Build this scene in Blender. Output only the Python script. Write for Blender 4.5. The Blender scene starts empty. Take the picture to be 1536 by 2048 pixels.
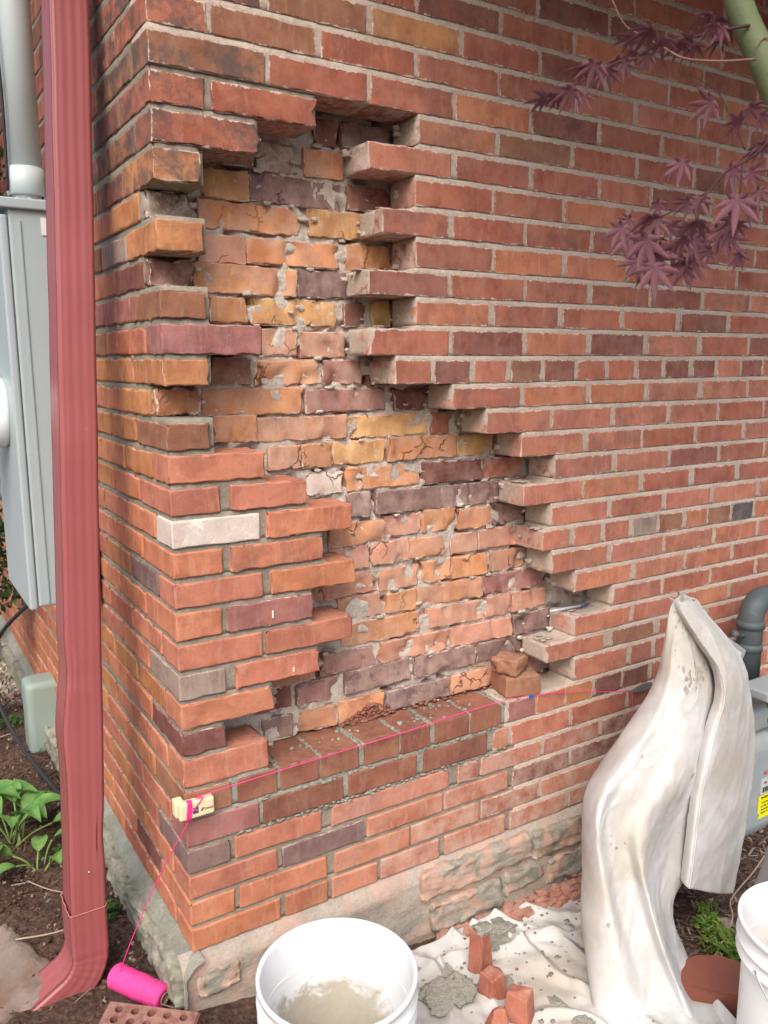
import bpy, math, random
from mathutils import Vector, Matrix, noise
import numpy as np
S = bpy.context.scene
random.seed(7)
R = math.radians
# ---------------------------------------------------------------- camera
cam_d = bpy.data.cameras.new("camera"); cam = bpy.data.objects.new("camera", cam_d)
S.collection.objects.link(cam); S.camera = cam
cam.matrix_world = Matrix(((0.84777, 0.09656, -0.5215, -0.4809), (-0.53035, 0.14835, -0.8347, -1.5484),
                           (-0.00324, 0.98421, 0.17698, 1.2391), (0, 0, 0, 1)))
cam_d.sensor_fit = 'HORIZONTAL'; cam_d.sensor_width = 36; cam_d.lens = 38.61
cam_d.clip_start = 0.02; cam_d.clip_end = 300
cam_d.dof.use_dof = True; cam_d.dof.focus_distance = 1.95; cam_d.dof.aperture_fstop = 9
# ---------------------------------------------------------------- world, sun, exposure (bright overcast daylight)
W = bpy.data.worlds.new("World"); S.world = W; W.use_nodes = True
wn = W.node_tree; bg = wn.nodes["Background"]
sky = wn.nodes.new("ShaderNodeTexSky"); sky.sky_type = 'NISHITA'; sky.sun_disc = False
SUN_EL, SUN_AZ = R(48), R(220)          # azimuth clockwise from +Y
sky.sun_elevation = SUN_EL; sky.sun_rotation = SUN_AZ
sky.air_density = 1.0; sky.dust_density = 6.0; sky.ozone_density = 0.6
wn.links.new(sky.outputs[0], bg.inputs[0]); bg.inputs[1].default_value = 0.14
sd = bpy.data.lights.new("sun", 'SUN'); so = bpy.data.objects.new("sun", sd); S.collection.objects.link(so)
sd.energy = 1.4; sd.angle = R(40); sd.color = (1, .98, .95)
dirv = Vector((math.sin(SUN_AZ) * math.cos(SUN_EL), math.cos(SUN_AZ) * math.cos(SUN_EL), math.sin(SUN_EL)))
so.rotation_euler = dirv.to_track_quat('Z', 'Y').to_euler()
S.view_settings.view_transform = 'Standard'; S.view_settings.look = 'None'
S.view_settings.gamma = 1; S.view_settings.exposure = 0.60
S.cycles.max_bounces = 6
DEVX=[0, 0.3, 0.7, 1.2, 1.8, 2.4]
DEV={0: [-0.7, -0.7, -0.7, -0.7, -0.7, -0.7], 1: [-2.0, -2.0, -2.0, -2.0, -2.0, -2.0], 2: [-2.5, -2.5, -2.5, -2.5, -2.5, -2.5], 3: [-5.0, -5.0, -5.0, -5.0, -5.0, -5.0], 4: [-7.8, -7.8, -7.8, -7.8, -7.8, -7.8], 5: [-4.3, -4.3, -4.3, -4.3, -4.3, -4.3], 6: [-1.4, -1.4, -1.4, -1.4, -1.4, -1.4], 7: [7.1, 7.1, 7.1, 7.1, 7.1, 7.1], 8: [1.6, 1.6, 1.6, 1.6, 1.6, 1.6], 9: [1.8, 1.8, 1.9, 1.9, 1.9, 1.9], 10: [0.8, 0.8, 0.8, 0.7, 0.7, 0.7], 11: [0.5, 0.5, 0.4, 0.4, 0.3, 0.3], 12: [4.4, 3.7, 2.8, 1.7, 0.5, 0.5], 13: [3.0, 3.0, 3.0, 3.0, 2.9, 2.9], 14: [1.7, 1.6, 1.4, 1.3, 1.1, 1.1], 15: [3.4, 3.0, 2.4, 1.7, 1.0, 1.0], 16: [2.1, 1.6, 1.0, 0.2, -0.6, -0.6], 17: [4.9, 3.3, 1.5, -0.3, -1.9, -1.8], 18: [2.5, 1.3, -0.1, 0.2, 0.6, 0.6], 19: [3.3, -0.6, -4.5, -1.8, 1.5, 1.8], 20: [-1.2, -2.2, -3.2, -2.4, -1.6, -1.5], 21: [1.5, 1.1, 0.8, 1.0, 1.3, 1.4], 22: [-0.8, -0.8, -0.8, -0.8, -0.8, -0.8], 23: [-3.2, -2.9, -2.6, -2.5, -2.5, -2.5], 24: [-1.9, -0.9, 0.4, 0.4, 0.3, 0.3], 25: [-7.2, -3.6, 1.1, 1.4, 0.8, 0.8], 26: [-4.3, -1.2, 2.7, 1.3, -0.8, -0.8], 27: [-1.4, 0.1, 2.5, 1.5, -0.2, -0.2], 28: [0.1, -1.1, -1.0, 2.9, 6.1, 6.1], 29: [3.3, 2.9, 2.9, 4.0, 5.0, 5.0], 30: [3.3, 2.7, 2.4, 4.2, 5.7, 5.7], 31: [4.5, 4.5, 4.5, 4.5, 4.5, 4.5], 32: [0.0, 0.0, 0.0, 0.0, 0.0, 0.0], 33: [0.0, 0.0, 0.0, 0.0, 0.0, 0.0], 34: [0.0, 0.0, 0.0, 0.0, 0.0, 0.0], 35: [0.0, 0.0, 0.0, 0.0, 0.0, 0.0]}
FRONT={0:"0-208o 220-330o 340-465o 475-651r 667-866r 883-1085r 1101-1308r 1318-1530D 1541-1753R 1761-1978r 1988-2203D 2212-2426R",
1:"0-101o 112-327o 348-559o 564-776r 783-983R 992-1221r 1233-1456R 1467-1679r 1687-1904r 1914-2126R 2136-2350R",
2:"0-203r 216-428V 437-658r 664-873r 888-1093D 1102-1320D 1333-1565R 1576-1792R 1803-2017R 2025-2238R 2249-2461R",
3:"0-94V 105-315r 342-677r 706-772R 780-988r 997-1207R 1217-1435D 1448-1675R 1686-1898R 1906-2119R 2130-2346r 2356-2568R",
4:"0-164P 173-373n 387-579n 600-800n 820-869S 881-1090r 1098-1314R 1322-1531R 1547-1772R 1781-1995r 2006-2223R 2231-2448R",
5:"0-102N 116-208n 217-313n 317-416n 431-527n 535-619n 633-740n 746-845n 867-963P 966-1070r 1074-1174O 1186-1291D 1299-1407D 1420-1530R 1544-1654R 1663-1765R 1774-1876R 1887-1989r 2000-2102R 2113-2215R 2223-2325R 2335-2437R",
6:"0-191r | 1099-1309r 1325-1415R 1430-1635R 1655-1860R 1875-2077R 2088-2300R 2310-2522R",
7:"0-95D | 995-1213r 1245-1420N 1442-1648R 1667-1873R 1886-2097R 2105-2318R 2328-2544r",
8:"0-208o | 1094-1314r 1327-1533r 1546-1759O 1769-1991R 2001-2213R 2224-2438O",
9:"0-98G 120-319r | 1237-1441r 1452-1662R 1671-1884R 1897-2107R 2115-2331R 2340-2553R",
10:"0-183r 191-402r | 1090-1309o 1328-1535r 1546-1757O 1769-1988R 1996-2213R 2221-2434R",
11:"0-97o 107-305P | 1002-1211O 1225-1437r 1450-1663r 1675-1881O 1892-2118r 2129-2345R 2356-2571r",
12:"0-188r 206-410o | 969-1067r 1083-1182r 1197-1292r 1308-1408G 1416-1518N 1534-1630O 1637-1742N 1750-1855B 1865-1970O 1980-2082R 2090-2192r 2200-2302r 2310-2412R",
13:"0-103o 118-334o | 993-1203r 1217-1422R 1439-1640r 1656-1865r 1883-2099r 2109-2323R 2334-2551R",
14:"0-184W 200-407o | 900-1104r 1111-1323O 1342-1536R 1558-1750R 1772-1980R 1988-2201R 2212-2426r",
15:"0-101r 123-295r | 1003-1212r 1230-1439r 1449-1660D 1674-1883R 1894-2110R 2120-2336r 2345-2558R",
16:"0-204r | 888-1101r 1117-1322r 1328-1546R 1559-1770R 1785-2003r 2011-2227R 2238-2455R",
17:"0-90N | 775-982r 990-1200r 1214-1424r 1436-1644r 1651-1867R 1875-2087R 2097-2313r 2321-2534R",
18:"| 672-880R 895-1105O 1121-1326O 1340-1551r 1571-1777r 1786-1998r 2006-2223r 2234-2447R",
19:"0-90O | 516-615R 624-726D 738-837r 850-945N 960-1062D 1071-1170R 1183-1282R 1296-1390R 1407-1506D 1525-1621D 1633-1740r 1747-1845D 1855-1953R 1962-2064R 2073-2175r 2183-2285r 2294-2396R",
20:"0-206P | 454-664R 673-884D 895-1099O 1115-1313D 1330-1535r 1554-1766R 1778-1981D 1989-2203R 2211-2427R",
21:"0-91N | 570-778O 793-999R 1013-1218R 1233-1439R 1458-1660D 1674-1882R 1890-2102R 2112-2328R 2339-2551R",
22:"| 448-659D 668-883R 890-1096R 1112-1325R 1332-1542D 1553-1761r 1769-1986r 1996-2212O 2221-2437R",
23:"0-93O | 570-784R 792-1005O 1018-1232O 1245-1461R 1472-1689r 1700-1913R 1921-2137r 2148-2362R",
24:"| 484-660R 671-878R 886-1099R 1109-1318D 1327-1543r 1552-1768R 1776-1989R 2000-2213R 2222-2437r",
25:"0-90O | 567-781R 788-999R 1009-1226O 1239-1455r 1464-1681R 1689-1906r 1915-2129R 2139-2353r",
26:"0-210r | 450-665r 677-892R 901-1118R 1128-1308r 1316-1553D 1563-1779O 1790-2003R 2012-2228R 2238-2451r",
27:"0-104R 115-335r | 573-788O 798-1022N 1032-1250R 1260-1474R 1485-1655D 1663-1877O 1886-2102R 2112-2328D 2339-2551R",
28:"0-224N 232-450r 457-667R 675-887O 897-1108D 1120-1338R 1348-1567r 1577-1793r 1801-2017R 2028-2242R 2250-2464R",
29:"0-110R 117-332N 345-566R 575-792R 797-1022R 1037-1232r 1248-1480r 1488-1702r 1712-1927R 1936-2152r 2161-2377R",
30:"0-218D 232-449N 461-683Y 692-912R 918-1125D 1144-1357r 1364-1585R 1595-1811O 1821-2036O 2047-2264r 2272-2488R",
31:"0-104R 112-312R 325-568R 574-792D 801-1018R 1027-1217O 1223-1493r 1499-1727R 1736-1952R 1960-2177R 2185-2397r",
32:"0-207D 217-437R 448-656R 666-898R 907-1131D 1139-1335D 1344-1561r 1571-1788R 1797-2010r 2019-2234R 2243-2455r",
33:"0-104r 112-312D 325-568r 574-792R 801-1018O 1027-1217R 1223-1493R 1499-1727r 1736-1952O 1960-2177R 2185-2397R",
34:"0-207O 217-437r 448-656R 666-898R 907-1131R 1139-1335O 1344-1561R 1571-1788R 1797-2010R 2019-2234r 2243-2455R",
35:"0-104r 112-312r 325-568D 574-792r 801-1018R 1027-1217R 1223-1493r 1499-1727R 1736-1952R 1960-2177r 2185-2397R"}
INNER={27:"385-438D 447-575V",
26:"246-342G 355-454O",
25:"127-231Y 234-450V 461-575D",
24:"120-348O 367-533Y",
23:"114-222S 224-445O 459-580O",
22:"100-336O 338-477V",
21:"135-218O 226-432Y 450-513D 525-579Y",
20:"169-334S 342-456S",
19:"134-222N 233-389O 393-500P 502-578D",
18:"112-342O 347-559P 585-674D",
17:"132-232O 234-456r 457-678Y 691-779R",
16:"254-339S 339-415O 415-559Y 565-773O 776-895Y",
15:"350-445W 446-662O 665-856D 863-991R",
14:"451-525V 530-723V 726-925V 929-998D",
13:"403-555O 558-666S 669-773O 776-884O 888-1001V",
12:"397-511S 514-630r 630-740O 759-846r 846-974S",
11:"360-539S 542-660S 666-757O 757-881O 888-1016S",
10:"421-555S 557-653O 650-867O 870-1075P",
9:"434-653O 653-867S 870-963S 966-1091S",
8:"377-534P 537-753S 753-972S 975-1111V",
7:"310-420P 439-640V 643-839V 846-1041V",
6:"319-419O 424-554O 557-760V 763-927O 934-1082P"}
# ---------------------------------------------------------------- helpers
H = 0.063                                   # course height
def zk(k, x):
    return k * H + float(np.interp(x, DEVX, DEV[min(k, 35)])) / 1000
def ground(x, y):
    return -0.13 - 0.12 * min(max(x, 0), 1.15)
def nz(x, y, z, s, o=0.0): return noise.noise((x * s + o, y * s - o, z * s + o * 2))
def fb(x, y, z, s, o=0.0, n=4): return noise.fractal((x * s + o, y * s - o, z * s + o * 2), 1.0, 2.0, n)
def mesh(name, V, F, smooth=True):
    m = bpy.data.meshes.new(name); m.from_pydata([tuple(v) for v in V], [], F)
    if smooth: m.polygons.foreach_set("use_smooth", [True] * len(m.polygons))
    m.update(); return m
def link(name, m, mat=None, parent=None, loc=None, rot=None, **props):
    o = bpy.data.objects.new(name, m); S.collection.objects.link(o)
    if mat is not None and m is not None and len(m.materials) == 0: m.materials.append(mat)
    if parent: o.parent = parent
    if loc is not None: o.location = loc
    if rot is not None: o.rotation_euler = rot
    for k, v in props.items(): o[k] = v
    return o
def thing(name, label, cat, loc=(0, 0, 0), group=None, rot=(0, 0, 0)):
    o = bpy.data.objects.new(name, None); S.collection.objects.link(o)
    o.empty_display_size = .05
    o.location = loc; o.rotation_euler = rot; o['label'] = label; o['category'] = cat
    if group: o['group'] = group
    return o
def tag(o, label, cat, group=None):
    o['label'] = label; o['category'] = cat
    if group: o['group'] = group
    return o
def lattice(a, seg, r):
    """1-d stations from -a to a with tight ones at the rounded rim"""
    n = max(1, int(round((2 * a - 2 * r) / seg)))
    g = min(.0016, a * .1); w = a - r - g; n = max(1, int(round(2 * w / seg)))
    return [-a, -a + r * .35, -a + r] + [-w + 2 * w * i / n for i in range(n + 1)] + [a - r, a - r * .35, a]
def rough_box(half, seg=.014, r=.004, amp=.0012, rough=.0006, seed=0.0, warp=None, chips=0.0, brk=(0, 0)):
    """closed box with rounded, chipped, uneven edges; half = half extents"""
    ax = [lattice(h, seg, min(r, h * .45)) for h in half]
    n = [len(a) for a in ax]
    idx = {}; V = []; F = []
    def vid(i, j, k):
        key = (i, j, k)
        if key not in idx:
            p = Vector((ax[0][i], ax[1][j], ax[2][k]))
            q = Vector([max(-(half[c] - r), min(half[c] - r, p[c])) for c in range(3)])
            d = p - q; e = sum(1 for c in range(3) if abs(p[c]) > half[c] - r * .9)
            if d.length > 1e-9: q = q + d.normalized() * r
            w = Vector((nz(*p, 45, seed), nz(*p, 45, seed + 9.1), nz(*p, 45, seed + 17.7)))
            q += w * (amp * (1.2 if e > 1 else .7)) + Vector((nz(*p, 160, seed), nz(*p, 160, seed + 3), nz(*p, 160, seed + 5))) * rough * 1.6
            if chips and e > 1:
                c = nz(*p, 38, seed + 31)
                if c > .12: q -= Vector([math.copysign(1, p[t]) if abs(p[t]) > half[t] - r * .9 else 0 for t in range(3)]) * chips * (c - .12) * 4
            for sgn, bb in ((-1, brk[0]), (1, brk[1])):
                if bb:
                    t = max(0, (p[0] * sgn - (half[0] - 3 * bb)) / (3 * bb))
                    if t > 0:
                        c = fb(0, p[1], p[2], 26, seed + 50, 3)
                        q.x -= sgn * bb * t * (.9 + 1.3 * c + .8 * (p[1] / half[1]) * .5)
                        q.z += bb * .25 * t * nz(p[0], p[1], p[2], 50, seed + 4)
            if warp: q = warp(q)
            idx[key] = len(V); V.append(q)
        return idx[key]
    for c in range(3):
        a, b = [(1, 2), (2, 0), (0, 1)][c]
        for side in (0, n[c] - 1):
            for i in range(n[a] - 1):
                for j in range(n[b] - 1):
                    q = []
                    for (di, dj) in ((0, 0), (1, 0), (1, 1), (0, 1)):
                        t = [0, 0, 0]; t[c] = side; t[a] = i + di; t[b] = j + dj; q.append(vid(*t))
                    if side == 0: q.reverse()
                    F.append(q)
    return V, F
def sheet(nu, nv, f):
    V = [f(i / nu, j / nv) for j in range(nv + 1) for i in range(nu + 1)]
    F = [[j * (nu + 1) + i, j * (nu + 1) + i + 1, (j + 1) * (nu + 1) + i + 1, (j + 1) * (nu + 1) + i] for j in range(nv) for i in range(nu)]
    return V, F
def tube(pts, rad, n=12, caps=True):
    P = [Vector(p) for p in pts]; V = []; F = []; up = None
    for i, p in enumerate(P):
        t = (P[min(i + 1, len(P) - 1)] - P[max(i - 1, 0)]).normalized()
        if up is None: up = t.orthogonal().normalized()
        up = (up - t * up.dot(t)).normalized(); s = t.cross(up)
        r = rad[i] if isinstance(rad, (list, tuple)) else rad
        for k in range(n):
            a = 2 * math.pi * k / n; V.append(p + (up * math.cos(a) + s * math.sin(a)) * r)
    for i in range(len(P) - 1):
        for k in range(n):
            F.append([i * n + k, i * n + (k + 1) % n, (i + 1) * n + (k + 1) % n, (i + 1) * n + k])
    if caps: F.append(list(range(n))[::-1]); F.append([(len(P) - 1) * n + k for k in range(n)])
    return V, F
def lathe(prof, n=48):
    """profile [(r, z)...] spun about z"""
    V = [(r * math.cos(2 * math.pi * k / n), r * math.sin(2 * math.pi * k / n), z) for r, z in prof for k in range(n)]
    F = [[i * n + k, i * n + (k + 1) % n, (i + 1) * n + (k + 1) % n, (i + 1) * n + k] for i in range(len(prof) - 1) for k in range(n)]
    return V, F
def smooth_path(pts, m=8):
    P = [Vector(p) for p in pts]; out = []
    for i in range(len(P) - 1):
        a, b, c, d = P[max(i - 1, 0)], P[i], P[i + 1], P[min(i + 2, len(P) - 1)]
        for s in range(m):
            t = s / m
            out.append(.5 * ((2 * b) + (c - a) * t + (2 * a - 5 * b + 4 * c - d) * t * t + (3 * b - a - 3 * c + d) * t ** 3))
    out.append(P[-1]); return out
def join(*parts):
    V = []; F = []
    for v, f in parts:
        o = len(V); V += [Vector(a) for a in v]; F += [[i + o for i in q] for q in f]
    return V, F
def xf(vf, loc=(0, 0, 0), rot=(0, 0, 0), sc=(1, 1, 1)):
    from mathutils import Euler
    M = Matrix.Translation(loc) @ Euler(rot).to_matrix().to_4x4() @ Matrix.Diagonal((*sc, 1))
    return [M @ Vector(v) for v in vf[0]], vf[1]

# ---------------------------------------------------------------- materials
class NT:
    def __init__(s, name):
        s.m = bpy.data.materials.new(name); s.m.use_nodes = True; s.t = s.m.node_tree
        s.b = s.t.nodes["Principled BSDF"]; s.b.inputs["Specular IOR Level"].default_value = .25
    def n(s, ty, **kw):
        x = s.t.nodes.new(ty)
        for k, v in kw.items(): setattr(x, k, v)
        return x
    def l(s, a, b): s.t.links.new(a, b)
    def noise(s, vec, scale, detail=4, rough=.55, dist=0):
        x = s.n("ShaderNodeTexNoise"); x.inputs["Scale"].default_value = scale; x.inputs["Detail"].default_value = detail
        x.inputs["Roughness"].default_value = rough; x.inputs["Distortion"].default_value = dist
        if vec is not None: s.l(vec, x.inputs["Vector"])
        return x.outputs["Fac"]
    def ramp(s, fac, lo, hi, a=0.0, b=1.0):
        x = s.n("ShaderNodeMapRange"); x.interpolation_type = 'SMOOTHSTEP'
        for i, v in zip(("From Min", "From Max", "To Min", "To Max"), (lo, hi, a, b)): x.inputs[i].default_value = v
        s.l(fac, x.inputs["Value"]); return x.outputs[0]
    def math(s, op, a, b=None):
        x = s.n("ShaderNodeMath", operation=op)
        for i, v in enumerate((a, b)):
            if v is None: continue
            if hasattr(v, "links"): s.l(v, x.inputs[i])
            else: x.inputs[i].default_value = v
        return x.outputs[0]
    def mix(s, fac, a, b, mode='MIX'):
        x = s.n("ShaderNodeMix", data_type='RGBA', blend_type=mode)
        for sock, v in ((x.inputs[0], fac), (x.inputs[6], a), (x.inputs[7], b)):
            if hasattr(v, "links"): s.l(v, sock)
            elif isinstance(v, (int, float)): sock.default_value = v
            else: sock.default_value = (*v, 1)
        return x.outputs[2]
    def bump(s, h, strength, dist, prev=None):
        x = s.n("ShaderNodeBump"); x.inputs["Strength"].default_value = strength; x.inputs["Distance"].default_value = dist
        s.l(h, x.inputs["Height"])
        if prev is not None: s.l(prev, x.inputs["Normal"])
        return x.outputs[0]
    def attr(s, name):
        return s.n("ShaderNodeAttribute", attribute_type='OBJECT', attribute_name=name).outputs["Fac"]
def plain(name, col, rough=.6, noise_amt=.12, scale=30, bump=.0, bscale=200, metal=0, spec=.3, dirt=None, dirt_lo=.55, dirt_hi=.75, dirt_scale=8, streak=(1, 1, 1)):
    a = NT(name); tc = a.n("ShaderNodeTexCoord").outputs["Object"]
    f = a.noise(tc, scale, 5)
    c = a.mix(f, tuple(v * (1 - noise_amt) for v in col), tuple(min(1, v * (1 + noise_amt)) for v in col))
    if dirt:
        mp = a.n("ShaderNodeMapping"); mp.inputs["Scale"].default_value = streak; a.l(tc, mp.inputs["Vector"])
        d = a.ramp(a.noise(mp.outputs[0], dirt_scale, 8, .65), dirt_lo, dirt_hi)
        c = a.mix(d, c, dirt)
    a.l(c, a.b.inputs["Base Color"]); a.b.inputs["Roughness"].default_value = rough
    a.b.inputs["Metallic"].default_value = metal; a.b.inputs["Specular IOR Level"].default_value = spec
    if bump: a.l(a.bump(a.noise(tc, bscale, 6, .6), bump, .004), a.b.inputs["Normal"])
    return a.m
def make_brick_mat():
    a = NT("fired_clay"); oi = a.n("ShaderNodeObjectInfo"); tcn = a.n("ShaderNodeTexCoord")
    ad = a.n("ShaderNodeVectorMath", operation='MULTIPLY_ADD')
    a.l(oi.outputs["Random"], ad.inputs[0]); ad.inputs[1].default_value = (37, 91, 53); a.l(tcn.outputs["Object"], ad.inputs[2])
    v = ad.outputs[0]
    big = a.noise(v, 14, 3, .5); mid = a.noise(v, 55, 5, .6); fine = a.noise(v, 330, 4, .65)
    # vertical drag marks as on old pressed faces
    mp = a.n("ShaderNodeMapping"); mp.inputs["Scale"].default_value = (2.2, 2.2, .55); a.l(v, mp.inputs["Vector"])
    drag = a.noise(mp.outputs[0], 26, 6, .65, .6)
    col = a.mix(a.ramp(big, .32, .68), a.mix(1.0, oi.outputs["Color"], (.80, .74, .74), 'MULTIPLY'), a.mix(1.0, oi.outputs["Color"], (1.14, 1.16, 1.12), 'MULTIPLY'))
    col = a.mix(a.ramp(drag, .48, .68, 0, .75), col, a.mix(1.0, oi.outputs["Color"], (1.12, 1.42, 1.50), 'MULTIPLY'))
    col = a.mix(a.ramp(mid, .53, .73, 0, .36), col, a.mix(1.0, oi.outputs["Color"], (.60, .52, .56), 'MULTIPLY'))
    scum = a.math('MULTIPLY', a.ramp(a.noise(v, 34, 8, .75, .4), .46, .72), a.ramp(fine, .35, .62))
    col = a.mix(a.math('MULTIPLY', scum, .42), col, a.mix(.5, a.mix(1.0, oi.outputs["Color"], (1.25, 1.5, 1.6), 'MULTIPLY'), (.46, .33, .27)))
    # dark iron pits
    pit = a.ramp(a.noise(v, 210, 2, .5), .70, .76)
    col = a.mix(a.math('MULTIPLY', pit, .65), col, (.05, .035, .03))
    # grime (soot streaks) where the thing has it
    g = a.math('MULTIPLY', a.ramp(a.noise(v, 20, 6, .7), .38, .62), a.attr("grime"))
    col = a.mix(g, col, (.075, .07, .075))
    # lime and mortar smears: on the faces by "smear", on the cut ends by "ends"
    sep = a.n("ShaderNodeSeparateXYZ"); a.l(tcn.outputs["Normal"], sep.inputs[0])
    endf = a.math('MULTIPLY', a.ramp(a.math('MULTIPLY', sep.outputs[0], a.attr("end_side")), .6, .85), a.attr("ends"))
    endm = a.math('MULTIPLY', a.ramp(a.noise(v, 38, 7, .7), .36, .52), endf)
    th = a.math('SUBTRACT', .86, a.math('MULTIPLY', a.attr("smear"), .5))
    sm = a.ramp(a.math('SUBTRACT', a.math('ADD', a.math('MULTIPLY', a.noise(v, 27, 9, .72, .8), .75), a.math('MULTIPLY', a.noise(v, 170, 4, .7), .25)), th), -.02, .11)
    topf = a.math('MULTIPLY', a.ramp(a.math('ABSOLUTE', sep.outputs[2]), .6, .85), a.attr("top_dust"))
    topm = a.math('MULTIPLY', a.ramp(a.noise(v, 60, 7, .7), .42, .6), topf)
    sm = a.math('MAXIMUM', sm, a.math('MAXIMUM', endm, topm))
    # mortar left over the arrises: ragged band along the edge of the face
    so = a.n("ShaderNodeSeparateXYZ"); a.l(tcn.outputs["Object"], so.inputs[0])
    dx = a.math('SUBTRACT', a.attr("half_x"), a.math('ABSOLUTE', so.outputs[0])); dz = a.math('SUBTRACT', a.attr("half_z"), a.math('ABSOLUTE', so.outputs[2]))
    dd = a.math('MINIMUM', dx, dz)
    wid = a.math('MULTIPLY', a.attr("edge"), a.math('SUBTRACT', a.math('MULTIPLY', a.noise(v, 48, 7, .75), 7.5), 3.35))
    eb = a.math('MULTIPLY', a.ramp(a.math('SUBTRACT', wid, dd), -.0004, .0008), a.ramp(a.math('MULTIPLY', sep.outputs[1], -1.0), .5, .8))
    sm = a.math('MAXIMUM', sm, eb)
    lime = a.mix(mid, (.50, .425, .365), (.72, .64, .58))
    dm = a.math('MULTIPLY', a.attr("dust"), a.ramp(a.noise(v, 18, 8, .72), .34, .66))
    col = a.mix(dm, col, a.mix(mid, (.46, .32, .26), (.60, .46, .39)))
    col = a.mix(a.math('MULTIPLY', sm, .82), col, lime)
    col = a.mix(a.ramp(fine, .35, .75, 0, .30), col, a.mix(1.0, col, (.72, .66, .66), 'MULTIPLY'))
    vc = a.n("ShaderNodeTexVoronoi", feature='DISTANCE_TO_EDGE'); vc.inputs["Scale"].default_value = 14
    wv = a.n("ShaderNodeVectorMath", operation='MULTIPLY_ADD'); nzc = a.n("ShaderNodeTexNoise"); nzc.inputs["Scale"].default_value = 45; nzc.inputs["Detail"].default_value = 5; a.l(v, nzc.inputs["Vector"])
    a.l(nzc.outputs["Color"], wv.inputs[0]); wv.inputs[1].default_value = (.035, .035, .035); a.l(v, wv.inputs[2]); a.l(wv.outputs[0], vc.inputs["Vector"])
    ck = a.math('MULTIPLY', a.ramp(vc.outputs["Distance"], .030, .006), a.math('MULTIPLY', a.ramp(a.noise(v, 13, 3), .53, .62), a.attr("crack")))
    col = a.mix(a.math('MULTIPLY', ck, .75), col, (.09, .04, .03))
    a.l(col, a.b.inputs["Base Color"]); a.b.inputs["Roughness"].default_value = .88; a.b.inputs["Specular IOR Level"].default_value = .2
    b = a.bump(fine, .55, .0014); b = a.bump(mid, .6, .0028, b); b = a.bump(a.noise(v, 210, 2, .5), .3, .0015, b); b = a.bump(sm, .35, .0012, b); b = a.bump(a.math('SUBTRACT', 1.0, ck), .9, .006, b)
    a.l(b, a.b.inputs["Normal"]); return a.m
def make_mortar(name, c1, c2, moss=None, pink=0, bs=1.0, sand=.5):
    a = NT(name); v = a.n("ShaderNodeNewGeometry").outputs["Position"]
    n1 = a.noise(v, 9, 5, .6); n2 = a.noise(v, 120, 6, .7); n3 = a.noise(v, 650, 3, .6)
    col = a.mix(a.ramp(n1, .3, .7), c1, c2)
    col = a.mix(a.ramp(n2, .35, .72, 0, .45), col, tuple(x * .55 for x in c1))
    col = a.mix(a.ramp(n3, .62, .70, 0, sand), col, (.10, .085, .07))
    if moss: col = a.mix(a.ramp(a.noise(v, 16, 6, .7), .5, .62, 0, .7), col, moss)
    if pink: col = a.mix(a.ramp(a.noise(v, 7, 7, .68, .5), .50, .60, 0, pink), col, (.53, .35, .29))
    a.l(col, a.b.inputs["Base Color"]); a.b.inputs["Roughness"].default_value = .95; a.b.inputs["Specular IOR Level"].default_value = .15
    b = a.bump(n3, .4 * bs, .001); b = a.bump(n2, .8 * bs, .004, b); a.l(b, a.b.inputs["Normal"]); return a.m
BR = make_brick_mat()
M_TAN = make_mortar("old_tan_mortar", (.46, .385, .32), (.58, .50, .43))
M_GREY = make_mortar("grey_repointed_mortar", (.27, .235, .19), (.35, .31, .26), moss=(.20, .21, .16))
M_NEW = make_mortar("fresh_green_grey_mortar", (.30, .30, .255), (.39, .39, .335), bs=1.6, sand=.7)
M_PALE = make_mortar("pale_lime_mortar", (.56, .49, .43), (.74, .67, .60), bs=1.6)
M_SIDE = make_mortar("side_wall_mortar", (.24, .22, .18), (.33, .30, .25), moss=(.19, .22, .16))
COL = {'R': (.375, .126, .082), 'r': (.465, .175, .116), 'D': (.205, .078, .066), 'd': (.255, .095, .075), 'io': (.60, .265, .125), 'is': (.55, .26, .175), 'iy': (.62, .35, .15), 'O': (.46, .195, .092), 'o': (.49, .186, .106), 'Y': (.48, .215, .085),
       'N': (.285, .130, .080), 'n': (.255, .108, .072), 'P': (.335, .140, .130), 'S': (.49, .225, .155), 'V': (.205, .125, .120), 'G': (.30, .225, .195),
       'W': (.70, .60, .56), 'B': (.10, .095, .11)}
def jit(c, s=.10):
    f = 1 + random.uniform(-s, s); return tuple(max(0, v * f * (1 + random.uniform(-s * .35, s * .35))) for v in c)
def put_brick(parent, V, F, centre, code, smear=0.0, ends=0.0, grime=0.0, name='brick', label=None, lj=.07, end_side=1.0, half=(9, 9), edge=0.0, dust=0.0, top=.45, crack=0.0):
    m = mesh('brick', V, F); o = link(name, m, BR, parent, centre, smear=float(smear), ends=float(ends), grime=float(grime), end_side=float(end_side), half_x=float(half[0]), half_z=float(half[1]), edge=float(edge), dust=float(dust), top_dust=float(top), crack=float(crack))
    o.color = (*jit(COL[code], lj), 1)
    if label: o['label'] = label
    return o

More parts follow.
